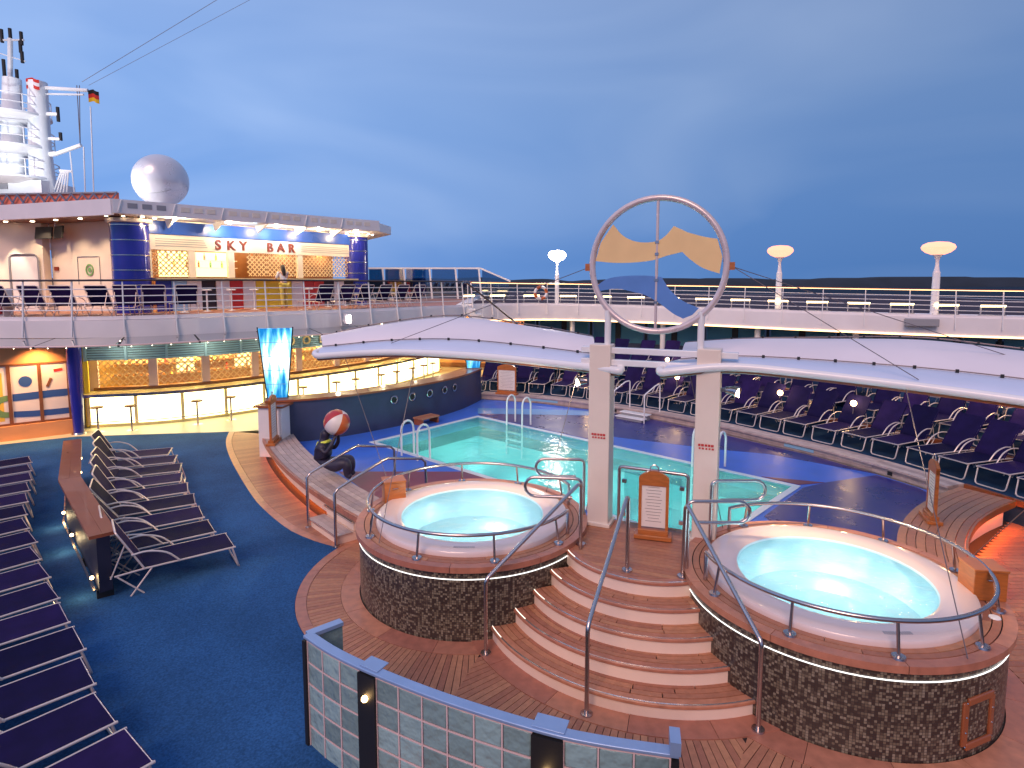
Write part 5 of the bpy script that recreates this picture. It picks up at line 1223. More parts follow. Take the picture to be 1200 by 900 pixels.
for z in (4.95, 5.25): face('bottle_shelf', 1.9, 4.9, z, z + .025, -2.3, .30, 'white_paint')
cols = ['cobalt', 'sky_paint', 'white_paint', 'dark_cloth', 'white_paint', 'red_paint', 'white_paint', 'yellow_paint', 'yellow_paint', 'yellow_paint', 'white_paint', 'red_paint', 'red_paint', 'dark_cloth', 'white_paint', 'dark_cloth']
w = (KL - 1.1) / len(cols)
for i, m_ in enumerate(cols): face('front_panel', .58 + i * w, .58 + (i + 1) * w - .02, DZ + .02, 4.45, .40, .05, m_)
for i in range(5):
    s = 1.0 + i * 1.9; lamp('bar_lamp', 'POINT', tuple(KP(s, 5.75, -1.3)), 85, (1, .76, .36), sk, .12)
    lamp('canopy_lamp', 'POINT', tuple(KP(s, 6.38, 1.15)), 55, (1, .76, .48), sk, .07)
    q = KP(s, 6.50, 1.15); part('downlight', MB().lathe([(.0001, 0), (.07, 0), (.075, .03)], tuple(q), 12), 'downlight', sk)
for s, e in ((3.6, 150), (5.6, 150)):
    q = KP(s, 6.40, 1.9); lamp('frieze_spot', 'SPOT', tuple(q), e, (.45, .85, 1.0), sk, .08, tuple(KP(s, 6.32, .1)), 75, 1.0)
for i in range(12):
    q = KP(2.15 + i * .24, 4.976 if i % 2 else 5.276, -2.3); bottle(q.x, q.y, q.z, 'small bottle on the pavilion back shelf', 'bottles in the pavilion')
# roof with eaves
EV = [V(-26, 23.9, 0), V(-18.4, 21.55, 0), V(-12.6, 19.55, 0), V(-5.75, 26.7, 0), V(-5.6, 28.6, 0)]
part('roof', MB().prism([(p.x, p.y) for p in EV] + [(-9, 35), (-26, 35)], 6.56, 6.92), 'white_paint', sk)
part('soffit', MB().prism([(p.x, p.y) for p in (EV[0] + V(0, .3, 0), EV[1] + V(.05, .25, 0), EV[2] + V(.0, .30, 0))] + [(-12.6, 21.6), (-17.4, 23.4), (-26, 24.8)], 6.535, 6.558), 'bar_brown', sk)
for a, b_, z0, z1, o_ in ((EV[1], EV[2], 6.50, 7.00, 0), (EV[0], EV[1], 6.50, 7.00, 0), (EV[2], EV[3], 6.56, 7.00, 0)):
    part('eave_board', MB().beam((a.x, a.y, (z0 + z1) / 2), (b_.x, b_.y, (z0 + z1) / 2), .10, z1 - z0), 'lavender_fascia', sk)
ed = (EV[3] - EV[2]).normalized(); en = V(ed.y, -ed.x, 0); el = (EV[3] - EV[2]).length
for g_ in range(6):
    for k in range(3):
        s = .55 + g_ * 1.58 + k * .42; q = EV[2] + ed * s + en * .055
        part('eave_window', MB().box((q.x, q.y, 6.82), (.28, .012, .16), math.atan2(ed.y, ed.x)), 'cream_wall' if g_ else 'grey_plastic', sk)
    s = .25 + g_ * 1.58; q = EV[2] + ed * s
    part('eave_rib', MB().beam(tuple(q + en * .06 + V(0, 0, 6.98)), tuple(q + en * .08 + ed * -.12 + V(0, 0, 6.60)), .03, .03), 'white_gloss', sk)
    if g_: part('bracket', MB().add([tuple(q + V(0, 0, 6.55)), tuple(q - en * 1.1 + V(0, 0, 6.55)), tuple(q - en * .9 + V(0, 0, 6.25)), tuple(q + ed * .05 + V(0, 0, 6.55)), tuple(q - en * 1.1 + ed * .05 + V(0, 0, 6.55)), tuple(q - en * .9 + ed * .05 + V(0, 0, 6.25))], [(0, 1, 2), (5, 4, 3), (0, 3, 4, 1), (1, 4, 5, 2), (2, 5, 3, 0)]), 'white_gloss', sk)
# side house wall left of the pavilion
hw = thing('deck_house', 'cream deck house wall with rounded door, lit by soffit spots', 'deck house', (-17.2, 22.7, DZ))
wa, wb, wc = V(-13.4, 21.45, 0), V(-17.25, 23.05, 0), V(-26, 20.9, 0)
wb2 = V(-17.25, 22.65, 0)
part('wall', MB().prism([(wa.x, wa.y), (wb.x, wb.y), (wb.x, wb.y + .3), (wa.x, wa.y + .6)], DZ + .001, 6.53), 'cream_wall', hw)
part('wall', MB().prism([(wb2.x, wb2.y), (wc.x, wc.y), (wc.x, wc.y + .6), (wb2.x, wb2.y + .35)], DZ + .001, 6.53), 'cream_wall', hw)
dd = (wb2 - wc).normalized(); dn = V(dd.y, -dd.x, 0); drz = math.atan2(dd.y, dd.x)
c = wb2 - dd * .62 + dn * .02
part('door', MB().prism([(c.x - dd.x * .42, c.y - dd.y * .42), (c.x + dd.x * .42, c.y + dd.y * .42), (c.x + dd.x * .42 + dn.x * .02, c.y + dd.y * .42 + dn.y * .02), (c.x - dd.x * .42 + dn.x * .02, c.y - dd.y * .42 + dn.y * .02)], DZ + .02, 5.32), 'white_paint', hw)
fr_ = rnd([tuple(c + dd * -.47 + dn * .02 + V(0, 0, DZ + .02)), tuple(c + dd * -.47 + dn * .02 + V(0, 0, 5.40)), tuple(c + dd * .47 + dn * .02 + V(0, 0, 5.40)), tuple(c + dd * .47 + dn * .02 + V(0, 0, DZ + .02))], .22)
part('door_frame', MB().tube(fr_, .035, 6), 'grey_plastic', hw)
d2 = (wa - wb).normalized(); n2 = V(d2.y, -d2.x, 0); q = wb + d2 * 2.15 + n2 * .01
em = MB().lathe([(.16, 0), (.21, 0), (.215, .02), (.16, .02)], (0, 0, 0), 24).lathe([(.0001, .012), (.10, .012)], (0, 0, 0), 6)
m = Matrix.Translation((q.x, q.y, 4.82)) @ Matrix.Rotation(math.atan2(d2.y, d2.x), 4, 'Z') @ Matrix.Rotation(R(90), 4, 'X'); em.v = [tuple(m @ V(*p)) for p in em.v]; part('round_emblem', em, 'green_paint', hw)
q = wb + d2 * 1.95 + n2 * .015; part('panel_outline', MB().tube(rnd([tuple(q + d2 * -.45 + V(0, 0, 4.3)), tuple(q + d2 * -.45 + V(0, 0, 5.3)), tuple(q + d2 * .75 + V(0, 0, 5.3)), tuple(q + d2 * .75 + V(0, 0, 4.3))], .03), .012, 6), 'grey_plastic', hw)
q = wb + d2 * .3 + n2 * .03; part('red_label', MB().box((q.x, q.y, 4.88), (.26, .02, .14), math.atan2(d2.y, d2.x)), 'sign_red', hw)
tv = thing('screen_pair', 'two dark tilted screens on a short wall bracket under the soffit', 'screen', tuple(wb + d2 * .75 + n2 * .3 + V(0, 0, 5.95)))
for s_ in (-.42, .42):
    q = wb + d2 * (.85 + s_) + n2 * .45; part('screen', MB().box((q.x, q.y, 6.16), (.72, .06, .44), math.atan2(d2.y, d2.x) - s_ * .5, -.15), 'black_metal', tv, bev=.01)
q = wb + d2 * .85 + n2 * .3; part('bracket', MB().tube([(q.x, q.y, 6.53), (q.x, q.y, 6.0)], .03, 8).beam((q.x, q.y, 6.15), tuple(wb + d2 * .85 + V(0, 0, 6.15)), .05, .05), 'white_gloss', tv)
for t_, e in ((.9, 60), (1.75, 75), (2.7, 75), (4.2, 60)):
    q = wb2 - dd * t_ + dn * .42; part('downlight', MB().lathe([(.0001, 0), (.06, 0), (.065, .02)], (q.x, q.y, 6.515), 10), 'downlight', hw)
    lamp('soffit_spot', 'SPOT', (q.x, q.y, 6.46), e * 4.0, (1, .76, .52), hw, .03, (q.x - dn.x * .22, q.y - dn.y * .22, 4.0), 44, .6)
for t_ in (.6, 1.9, 3.2):
    q = wb + d2 * t_ + n2 * .9; part('downlight', MB().lathe([(.0001, 0), (.06, 0), (.065, .02)], (q.x, q.y, 6.515), 10), 'downlight', hw)
    lamp('soffit_spot', 'SPOT', (q.x, q.y, 6.46), 85, (1, .70, .42), hw, .05, (q.x - n2.x * .3, q.y - n2.y * .3, 4.0), 110, .7)
rc_ = thing('red_locker', 'red slatted locker on the upper deck behind the rail', 'locker', (-15.6, 18.3, DZ + .001))
for j in range(3): part('drawer', MB().box((-15.6, 18.3, DZ + .22 + j * .26), (.85, .40, .23)), 'cushion_red', rc_, bev=.02)
part('frame', MB().box((-15.6, 18.35, DZ + .43), (.92, .36, .86)), 'white_paint', rc_)

# radome on the roof
rd = thing('radome', 'large white satellite radome sphere on the pavilion roof', 'radome', (-13.8, 24.2, 6.92))
part('sphere', MB().sphere((-13.65, 24.2, 8.30), .99, 48, 28), 'radome_shell', rd); part('pedestal', MB().lathe([(.55, 6.921), (.45, 7.1), (.42, 7.35)], (-13.8, 24.2, 0), 24), 'mast_white', rd)
part('seam', MB().tube([(-13.65 + 0.993 * math.cos(a), 24.2 - 0.993 * math.sin(a) * .82, 8.28 - 0.993 * math.sin(a) * .57) for a in [math.pi * (.25 + .5 * i / 12) for i in range(13)]], .008, 5), 'grey_plastic', rd)
lamp('radome_flood', 'SPOT', (-15.15, 21.98, 7.35), 300, (1, .97, .94), rd, .06, (-13.65, 24.2, 8.25), 60, .5)
# red lattice parapet
tr = thing('lattice_parapet', 'red and grey lattice parapet on the deck house roof', 'parapet', (-19, 23, 6.92))
a, b_ = V(-26, 24.6, 0), V(-13.6, 21.4, 0)
part('backing', MB().beam(tuple(a + V(0, .08, 7.45)), tuple(b_ + V(0, .08, 7.15)), .03, .62), 'truss_red', tr)
for i in range(26):
    p, q = a.lerp(b_, i / 26), a.lerp(b_, (i + 1) / 26); zt0, zt1 = 7.74 - .3 * i / 26, 7.74 - .3 * (i + 1) / 26; p.y -= .02; q.y -= .02
    part('brace', MB().beam(tuple(p + V(0, 0, 6.98)), tuple(q + V(0, 0, zt1)), .02, .06), 'truss_dark', tr); part('brace', MB().beam(tuple(p + V(0, -.03, zt0)), tuple(q + V(0, -.03, 6.98)), .02, .05), 'truss_dark', tr)
part('top_rail', MB().beam(tuple(a + V(0, 0, 7.76)), tuple(b_ + V(0, 0, 7.46)), .05, .05), 'grey_plastic', tr)

# ================================================================== MAST
MX, MY = -30.6, 40.0
def mpx(px, py, Y=40.0):
    """survey of the mast, 40 m off: sighted angles to metres"""
    th = math.atan(70 / 715); u, v = (px - 600) / 715, (py - 400) / 715; t = Y / (math.cos(th) - v * math.sin(th))
    return V(u * t, Y, 4.4 - (math.sin(th) + v * math.cos(th)) * t)
ms = thing('radar_mast', 'white floodlit radar mast with platforms, antennas and yardarms', 'mast', (-31.5, 40, 8.0))
b0 = mpx(46, 218); t0 = mpx(44, 96)
part('main_column', MB().tube([mpx(52, 232), mpx(47, 175), mpx(44, 96)], .5, 14, rs=[.75, .62, .52]), 'mast_white', ms)
part('radar_column', MB().tube([mpx(16, 232), mpx(14, 92)], .55, 12, rs=[.75, .5]), 'mast_white', ms)
part('upper_pole', MB().tube([mpx(12, 95), mpx(12, 45)], .14, 8), 'mast_white', ms)
for y_, w_ in ((212, 2.6), (176, 2.3), (138, 2.1)):
    c = mpx(14, y_); pl_ = part('platform', MB().lathe([(.0001, -.35), (w_ * .6, -.3), (w_, .0), (w_, .12), (.0001, .12)], tuple(c), 28), 'mast_white', ms)
    for h_ in (.5, 1.0): part('guard_rail', MB().tube([(c.x + w_ * .97 * math.cos(2 * math.pi * i / 24), c.y + w_ * .97 * math.sin(2 * math.pi * i / 24), c.z + .12 + h_) for i in range(24)], .035, 5, closed=True), 'mast_white', pl_)
    for i in range(10): part('guard_post', MB().tube([(c.x + w_ * .97 * math.cos(.63 * i), c.y + w_ * .97 * math.sin(.63 * i), c.z + .1), (c.x + w_ * .97 * math.cos(.63 * i), c.y + w_ * .97 * math.sin(.63 * i), c.z + 1.12)], .03, 5), 'mast_white', pl_)
for a, b_, r in ((mpx(40, 102), mpx(103, 106), .11), (mpx(50, 110), mpx(98, 111), .06), (mpx(45, 133), mpx(68, 134), .12), (mpx(50, 162), mpx(71, 163), .10), (mpx(50, 182), mpx(66, 180), .16), (mpx(64, 181), mpx(95, 170), .13)):
    part('yardarm', MB().tube([a, b_], r, 8), 'mast_white', ms)
for px, py, h_ in ((68, 134, .9), (71, 160, .5), (25, 45, .8), (24, 55, .7), (26, 67, .7), (12, 42, .9), (2, 42, .8), (20, 90, .9), (5, 84, 1.5)):
    c = mpx(px, py); part('antenna', MB().tube([c - V(0, 0, h_ / 2), c + V(0, 0, h_ / 2)], .10, 8), 'black_metal', ms)
part('cross_tree', MB().tube([mpx(-2, 47), mpx(28, 47)], .06, 6).tube([mpx(-2, 62), mpx(30, 72)], .03, 5), 'mast_white', ms)
for px, py in ((90, 100), (93, 100)): part('halyard', MB().tube([mpx(px, py), mpx(94, 170)], .025, 5), 'cable', ms)
for a, b_ in ((mpx(98, 172), mpx(100, 230)), (mpx(106, 125), mpx(110, 228)), (mpx(82, 178), mpx(87, 225))): part('whip_aerial', MB().tube([a, b_], .04, 5), 'mast_white', ms)
part('ladder', MB().tube([mpx(18, 100), mpx(20, 138)], .05, 5).tube([mpx(24, 100), mpx(24, 138)], .05, 5), 'grey_plastic', ms)
base = MB(); 
p, q = mpx(-40, 236), mpx(62, 214); base.box(((p.x + q.x) / 2, 40.5, (p.z + q.z) / 2 - 1.5), (q.x - p.x, 3, q.z - p.z + 3)); part('base_house', base, 'mast_white', ms)
lt = MB()
for i in range(5): lt.tube([mpx(62 + i * 4, 228), mpx(72 + i * 2, 200)], .05, 5)
lt.tube([mpx(70, 200), mpx(84, 201)], .08, 5).tube([mpx(62, 226), mpx(82, 228)], .08, 5); part('side_frame', lt, 'mast_white', ms)
q = mpx(18, 220); part('window', MB().box((q.x, 38.95, q.z), (.7, .06, .45)), 'grey_plastic', ms)
lamp('mast_flood', 'SPOT', tuple(mpx(60, 236) + V(0, -8, .5)), 1900, (.96, .98, 1.0), ms, .3, tuple(mpx(25, 150)), 70, .8)
def flag(label, px0, py0, px1, py1, mats, dx=0.0):
    a, b_ = mpx(px0, py0, 39.5), mpx(px1, py1, 39.5); f = thing('flag', label, 'flag', tuple(a)); n = len(mats); h = (a.z - b_.z)
    for j, m_ in enumerate(mats):
        rows_ = []
        for i in range(9):
            t_ = i / 8; x = a.x + (b_.x - a.x) * t_; y = 39.5 + .12 * math.sin(t_ * 6); z = a.z + .10 * math.sin(t_ * 5) - dx * t_
            rows_.append([(x, y, z - h * (j + k) / n) for k in (0, 1)])
        part('stripe', MB().grid(rows_, 0), m_, f)
flag('black, red and gold striped flag at the mast yardarm', 103, 106, 117, 120, ['flag_black', 'flag_red', 'flag_gold'])
flag('red and white striped flag beside the mast column', 30, 92, 47, 104, ['flag_red', 'flag_white', 'flag_red'])
solo('aerial_wire', MB().tube([mpx(96, 96), mpx(290, -22)], .016, 5), 'grey_plastic', 'upper long aerial wire running from the mast yardarm', 'wire')
solo('aerial_wire', MB().tube([mpx(104, 100), mpx(330, -20)], .012, 5), 'grey_plastic', 'lower long aerial wire running from the mast yardarm', 'wire')

# ================================================================== RAILS, LAMPS, LIGHTS OF THE UPPER DECK
def railing(label, path, s0, s1, top_mat, h=1.07, pitch=1.25, off=.08, glow=False):
    r = thing('deck_railing', label, 'railing', tuple(path.at((s0 + s1) / 2, off)[0]))
    n = int((s1 - s0) / pitch)
    for i in range(n + 1):
        q, d = path.at(s0 + (s1 - s0) * i / n, off); nn = V(-d.y, d.x, 0)
        part('post', MB().beam(tuple(q - nn * .16 + V(0, 0, -.45)), tuple(q - nn * .10), .05, .03, up=(d.x, d.y, 0)).beam(tuple(q - nn * .10), tuple(q + V(0, 0, h)), .045, .03, up=(d.x, d.y, 0)), 'white_gloss', r)
    for f in (.18, .36, .54, .72): part('rail', MB().tube([q + V(0, 0, h * (f + .08)) for q in path.line(off - .07 * (1 - f), s0, s1, .5)], .017, 6), 'white_gloss', r)
    part('top_rail', MB().sweep([(-.05, h), (.05, h), (.06, h + .03), (.03, h + .055), (-.03, h + .055), (-.06, h + .03)], path.line(off, s0, s1, .4)), top_mat, r)
    if glow: part('glow_strip', MB().sweep([(-.068, h - .005), (-.045, h - .005), (-.045, h + .018), (-.068, h + .018)], path.line(off, s0, s1, .4)), 'neon_warm', r)  # added glowing strip, imitates the deck lights' warm light on the rail
    part('curb', MB().sweep([(-.02, .001), (.10, .001), (.10, .10), (-.02, .10)], path.line(off, s0, s1, .4)), 'lavender_fascia', r)
railing('white deck railing with dark top rail in front of the bar pavilion', UPL, UPL.len * .28, UPL.len - .05, 'dark_rail')
railing('white deck railing with glowing top rail along the far upper deck', UPR, .3, UPR.len - .5, 'varnish_wood', glow=True, pitch=1.5)
ns = thing('light_trim', 'warm neon line under the edge of the far upper deck', 'light', tuple(UPR.at(UPR.len / 2)[0] + V(0, 0, -.75)))
part('tube', MB().sweep([(-.03, -.76), (.01, -.76), (.01, -.70), (-.03, -.70)], UPR.line(0, .2, None, .5)), 'neon_warm', ns)
i = 0; s = 1.2
while s < UPR.len - 1:
    q, d = UPR.at(s, .9); rz = math.atan2(d.y, d.x)
    l = thing('deck_light', f'long warm deck light behind the far railing, {ORDW[i] if i < 26 else "last"} from the stair', 'light', tuple(q + V(0, 0, .002)), 'deck lights behind the far railing')
    part('housing', MB().box((q.x, q.y, q.z + .08), (.95, .06, .05), rz), 'grey_plastic', l); part('tube', MB().box((q.x + d.y * .06, q.y - d.x * .06, q.z + .46), (.85, .06, .075), rz), 'deck_light', l)
    for s_ in (-1, 1): part('bracket', MB().box((q.x + d.x * .4 * s_, q.y + d.y * .4 * s_, q.z + .27), (.04, .06, .36), rz), 'grey_plastic', l)
    s += 1.62; i += 1
for (x, y, z, sc_, lab, m_) in ((2.32, 31.6, 3.19, .86, 'white-lit saucer lamp post on the far deck behind the ring emblem', 'lamp_white'), (12.15, 27.9, 3.06, 1.05, 'warm-lit saucer lamp post on the far deck, between the other two', 'lamp_warm'), (17.5, 25.3, 2.98, 1.15, 'warm-lit saucer lamp post on the far deck, farthest from the pavilion', 'lamp_warm')):
    l = thing('lamp_post', lab, 'lamp post', (x, y, z), 'saucer lamp posts')
    gz = 5.70 - (0 if sc_ < 1 else -.04)
    part('pole', MB().lathe([(.14, z), (.13, z + .2), (.12, gz - .95), (.10, gz - .93)], (x, y, 0), 14), 'white_gloss', l)
    part('neck', MB().lathe([(.10, gz - .95), (.07, gz - .75), (.055, gz - .48), (.10, gz - .33), (.17, gz - .235)], (x, y, 0), 14), 'white_gloss', l)
    part('globe', MB().lathe([(.0001, gz - .25), (.20, gz - .235), (.38, gz - .15), (.50, gz - .03), (.53, gz + .06), (.48, gz + .17), (.32, gz + .26), (.0001, gz + .30)], (x, y, 0), 28), m_, l)
    l.scale = (sc_, sc_, 1.0)
# life ring
q, d = UPR.at(s_near(UPR, 1.4, 30.7), -.02); m = Matrix.Translation((q.x, q.y - .05, q.z + .62)) @ Matrix.Rotation(math.atan2(d.y, d.x), 4, 'Z') @ Matrix.Rotation(R(90), 4, 'X')
lr = thing('life_ring', 'orange-red life ring hung on the far railing by the stair', 'life ring', (q.x, q.y, q.z + .3))
for k in range(8):
    g_ = MB().tube([m @ V(.30 * math.cos(a), .30 * math.sin(a), 0) for a in [math.pi / 4 * (k + i / 5) for i in range(6)]], .075, 10); part('band', g_, 'ball_orange' if k % 2 == 0 else 'white_paint', lr)
# grey box on the fascia
q, d = UPR.at(s_near(UPR, 16.5, 24.6), -.18); solo('junction_box', MB().box((q.x, q.y, q.z - .22), (1.15, .28, .30), math.atan2(d.y, d.x)), 'grey_plastic', 'grey box fixed on the far deck fascia below the last lamp post', 'box', bev=.02)
q, d = UPL.at(s_near(UPL, -6.0, 21.0), -.35); fl_ = thing('floodlight', 'small white floodlight bracketed on the left deck fascia', 'floodlight', tuple(q + V(0, 0, -.5)))
part('arm', MB().beam(tuple(q + V(0, 0, -.42)), tuple(UPL.at(s_near(UPL, -6.0, 21.0))[0] + V(0, 0, -.25)), .05, .05), 'white_gloss', fl_); part('head', MB().box((q.x, q.y, q.z - .22), (.24, .20, .34), .6), 'white_gloss', fl_, bev=.03); part('lens', MB().box((q.x + .06, q.y - .10, q.z - .20), (.12, .03, .22), .6), 'lamp_white', fl_)
# stair from the upper deck down behind the left canopy
us = thing('deck_stair', 'white open stair with black handrail descending from the upper deck', 'stair', (-1.9, 26.6, 1.2))
for k in range(9):
    t_ = k / 9; part('tread', MB().box((-1.75 + 2.3 * t_, 26.9 + .2 * t_, 3.18 - 1.9 * t_), (.27, 1.1, .05), .1), 'white_paint', us)
for y_ in (26.32, 27.45): part('stringer', MB().beam((-1.95, y_, 3.18), (.65, y_ + .2, 1.10), .05, .22), 'white_paint', us)
part('handrail', MB().tube([(-1.95, 26.30, 4.35), (.25, 26.5, 2.55)], .04, 8), 'dark_rail', us)
for k in range(4): part('handrail_post', MB().tube([(-1.9 + .65 * k, 26.31 + .05 * k, 4.30 - .53 * k), (-1.9 + .65 * k, 26.31 + .05 * k, 3.15 - .53 * k)], .022, 6), 'white_gloss', us)
# lower windows behind the terraces
wnd = thing('glazed_screen', 'row of dark blue windows with black mullions below the far upper deck', 'glazing', tuple(TP.at(TP.len / 2, 8.6)[0] + V(0, 0, 1.18)))
n = 20; 
wp_ = Path([(-3.0, 33.2, 0), (2.5, 33.0, 0), (6.5, 31.6, 0), (10.2, 29.6, 0), (14, 27.5, 0), (18, 25.6, 0), (24, 23.2, 0)])
for i in range(n):
    a, _ = wp_.at(wp_.len * i / n + .14); b_, _ = wp_.at(wp_.len * (i + 1) / n - .14); part('pane', MB().beam((a.x, a.y, 1.85), (b_.x, b_.y, 1.85), .02, 1.3), 'window_glass', wnd)
for i in range(n + 1):
    a, d = wp_.at(wp_.len * i / n); part('mullion', MB().box((a.x, a.y, 1.85), (.28 if i % 2 == 0 else .12, .12, 1.34), math.atan2(d.y, d.x)), 'black_metal', wnd)
part('sill', MB().sweep([(-.1, .01), (.1, .01), (.1, 1.19), (-.1, 1.19)], wp_.line(0, 0, None, .8)), 'navy_wall', wnd)
part('head', MB().sweep([(-.1, 2.51), (.1, 2.51), (.1, 2.60), (-.1, 2.60)], wp_.line(0, 0, None, .8)), 'lavender_fascia', wnd)
for i, s in enumerate([s_near(UPR, x_, y_) for x_, y_ in ((3.0, 30.9), (7.2, 29.4), (11.0, 27.3), (14.5, 25.5))]):
    q, d = UPR.at(s, .5); solo('deck_pillar', MB().lathe([(.13, .9), (.13, q.z - .74)], (q.x, q.y, 0), 14), 'white_gloss', f'white round pillar holding up the far upper deck, {ORDW[i]} from the stair', 'pillar', 'pillars under the far deck')
# orange-lit end room beyond the pool bar
er = thing('lounge_wall', 'orange-lit wall of the lounge beyond the end of the pool bar', 'wall', (-1.5, 31.5, .011))
part('wall', MB().beam((-4.2, 31.5, 1.4), (.6, 30.6, 1.4), .12, 2.75), 'orange_wall', er); part('base_board', MB().beam((-4.2, 31.42, .15), (.6, 30.52, .15), .03, .2), 'bar_brown', er)
lamp('lounge_lamp', 'POINT', (-1.8, 29.8, 2.5), 120, (1, .55, .2), er, .1)
# glass wind break on the upper deck
wb_ = thing('wind_break', 'blue glass wind break with white frame and sloping end on the upper deck', 'wind break', (-4.5, 38, 3.33))
xs = [-8.9, -7.9, -6.6, -5.0, -3.4, -1.95]
for a, b_ in zip(xs, xs[1:]): part('pane', MB().box(((a + b_) / 2, 38, 4.28), (b_ - a - .1, .02, 1.80)), 'wind_glass', wb_)
part('pane', MB().add([(-1.85, 38, 3.4), (-.2, 38, 3.4), (-.2, 38, 4.4), (-1.85, 38, 5.15), (-1.85, 38.02, 3.4), (-.2, 38.02, 3.4), (-.2, 38.02, 4.4), (-1.85, 38.02, 5.15)], [(0, 1, 2, 3), (7, 6, 5, 4), (0, 4, 5, 1), (1, 5, 6, 2), (2, 6, 7, 3), (3, 7, 4, 0)]), 'wind_glass', wb_)
for x in xs: part('frame_post', MB().beam((x - .1, 37.95, 5.2), (x + .06, 37.95, 3.34), .10, .06, up=(0, 1, 0)), 'white_gloss', wb_)
part('top_frame', MB().beam((-9.0, 37.95, 5.22), (-1.95, 37.95, 5.22), .07, .10), 'white_gloss', wb_); part('top_frame', MB().beam((-1.95, 37.95, 5.22), (-.1, 37.95, 4.42), .07, .10), 'white_gloss', wb_)

# ================================================================== PEOPLE
def person(label, loc, rz, top, bottom, h=1.68, sit=False):
    p = thing('person', label, 'person', loc); k = h / 1.7
    m = Matrix.Rotation(rz, 4, 'Z')
    def Q(x, y, z): return m @ V(x * k, y * k, z * k)
    v = [Q(0, 0, .95), Q(.02, 0, 1.15), Q(.05, 0, 1.36), Q(.07, 0, 1.46), Q(.10, 0, 1.56), Q(.12, 0, 1.65),
         Q(.0, -.09, .90), Q(.06, -.10, .48), Q(.0, -.10, .09), Q(.12, -.11, .04), Q(.0, .09, .90), Q(-.02, .10, .48), Q(-.06, .10, .09), Q(.06, .11, .04),
         Q(.05, -.17, 1.38), Q(.16, -.21, 1.16), Q(.36, -.16, 1.14), Q(.44, -.14, 1.13), Q(.05, .17, 1.38), Q(.16, .21, 1.16), Q(.36, .16, 1.14), Q(.44, .14, 1.13)]
    e = [(0, 1), (1, 2), (2, 3), (3, 4), (4, 5), (0, 6), (6, 7), (7, 8), (8, 9), (0, 10), (10, 11), (11, 12), (12, 13), (2, 14), (14, 15), (15, 16), (16, 17), (2, 18), (18, 19), (19, 20), (20, 21)]
    r = [.12, .10, .115, .05, .085, .075, .085, .06, .042, .035, .085, .06, .042, .035, .052, .042, .034, .028, .052, .042, .034, .028]
    skin('body', v, e, [q * k for q in r], 'skin', p)
    sv = [v[0], v[1], v[2], v[2].lerp(v[3], .4), v[14], v[15], v[18], v[19]]; skin('shirt', sv, [(0, 1), (1, 2), (2, 3), (2, 4), (4, 5), (2, 6), (6, 7)], [q * k for q in (.132, .115, .13, .07, .066, .056, .066, .056)], top, p)
    tv_ = [v[0], v[6], v[7], v[8], v[10], v[11], v[12]]; skin('trousers', tv_, [(0, 1), (1, 2), (2, 3), (0, 4), (4, 5), (5, 6)], [q * k for q in (.135, .10, .075, .06, .10, .075, .06)], bottom, p)
    hv_ = [Q(.09, 0, 1.68), Q(.03, 0, 1.60), Q(-.03, 0, 1.42), Q(-.05, 0, 1.25)]; skin('hair', hv_, [(0, 1), (1, 2), (2, 3)], [q * k for q in (.085, .105, .085, .05)], 'hair', p)
q = KP(5.0, DZ, 1.15); person('person with long dark hair and pale top leaning on the pavilion bar counter', (q.x, q.y, DZ), math.atan2(-kn.y, -kn.x), 'shirt', 'yellow_cloth', 1.74)
q, d = BAR.at(6.2, 1.25); person('person in dark clothes working behind the lattice of the pool bar', (q.x, q.y, .011), math.atan2(-d.x, d.y), 'dark_cloth', 'dark_cloth', 1.78)
# stools at the pavilion
ps = make_stool('white_gloss', 'white_gloss', .75)
for i, s in enumerate([1.2, 2.0, 2.9, 3.8, 6.2, 7.1, 8.0, 8.9]):
    o = ps if i == 0 else copy_tree(ps); q = KP(s, DZ + .002, 1.05); o.location = tuple(q); setp(o, f'white bar stool at the pavilion counter, {ORDW[i]} from the deck house', 'bar stool', 'stools at the pavilion')
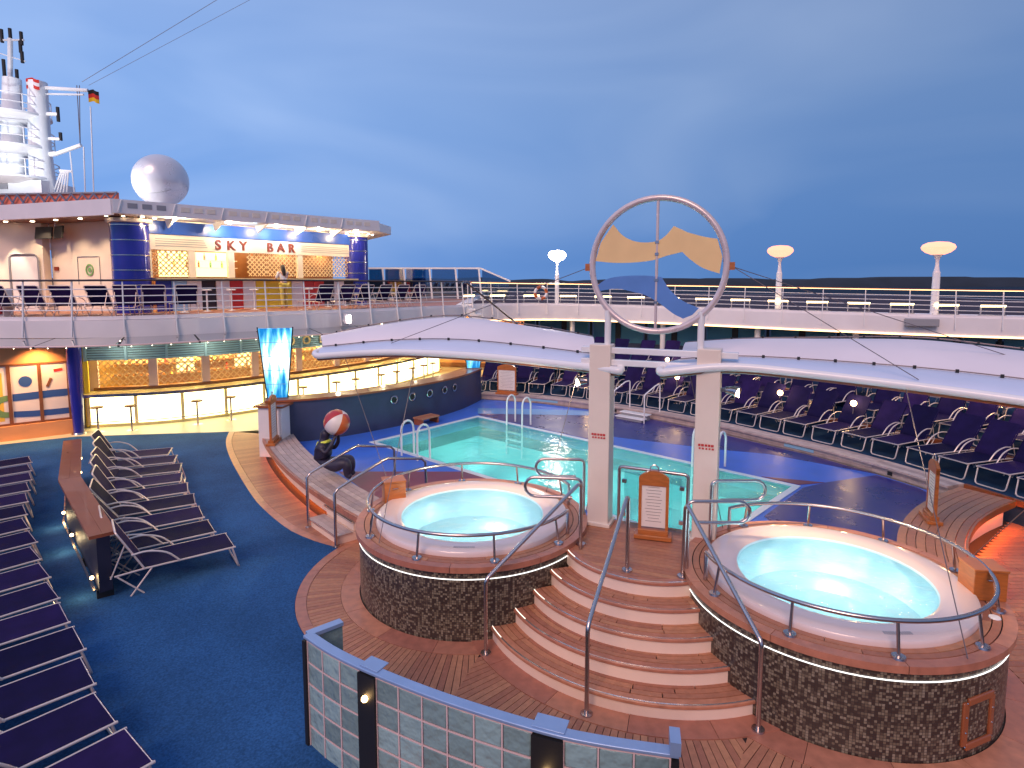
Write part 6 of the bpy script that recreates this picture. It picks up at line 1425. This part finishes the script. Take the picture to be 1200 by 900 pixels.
# small lamps among the terrace loungers
for i, (s, off, z, h_, big) in enumerate(((s_near(TP, 1.7, 20.1), 1.9, .45, .75, 1.2), (s_near(TP, 4.1, 18.2), 1.9, .45, .8, 1), (s_near(TP, 6.0, 16.0), 1.95, .45, .75, 1), (s_near(TP, 7.1, 14.3), 1.9, .45, .8, 1), (s_near(TP, 5.3, 16.9), 3.8, .73, .9, 1), (s_near(TP, 7.4, 13.8), 3.8, .73, .95, 1), (s_near(TP, 8.0, 12.6), 3.8, .73, .9, 1.3), (s_near(TP, 3.2, 19.0), 3.8, .73, .8, 1))):
    q, d = TP.at(s, off); l = thing('table_lamp', f'small glowing stem lamp between loungers of the {"pool-side" if z < .6 else "middle"} terrace tier', 'lamp', (q.x, q.y, z + .001), f'stem lamps of the {"pool-side" if z < .6 else "middle"} tier')
    part('stem', MB().tube([(q.x, q.y, z), (q.x, q.y, z + h_)], .02, 8), 'steel', l); part('foot', MB().lathe([(.0001, .02), (.10, .016), (.11, 0)], (q.x, q.y, z + .001), 14), 'steel', l)
    part('globe', MB().sphere((q.x, q.y, z + h_ + .06), .075 * big, 14, 10), 'bulb_warm', l); lamp('lamp_glow', 'POINT', (q.x, q.y, z + h_ + .25), 9 * big, (1, .62, .28), l, .05)
# lit side table at the right end of the rear tier
tb = thing('side_table', 'small round side table with glowing lantern on the rear terrace tier', 'table', (12.3, 15.4, 1.011))
part('top', MB().lathe([(.0001, .50), (.26, .50), (.27, .48), (.0001, .47)], (12.3, 15.4, 1.011), 20), 'varnish_wood', tb)
part('leg', MB().tube([(12.3, 15.4, 1.03), (12.3, 15.4, 1.50)], .03, 8), 'steel', tb); part('foot', MB().lathe([(.0001, .02), (.16, .016), (.17, 0)], (12.3, 15.4, 1.012), 16), 'steel', tb)
ln_ = thing('lantern', 'warm glowing lantern standing on the round side table', 'lantern', (12.3, 15.4, 1.512))
part('glass', MB().lathe([(.0001, 0), (.07, .0), (.085, .12), (.06, .26), (.0001, .27)], (12.3, 15.4, 1.513), 16), 'bulb_warm', ln_); part('cap', MB().lathe([(.0001, .32), (.05, .30), (.07, .272)], (12.3, 15.4, 1.513), 16), 'steel', ln_)
lamp('lantern_glow', 'POINT', (12.3, 15.2, 2.0), 45, (1, .55, .20), ln_, .08)
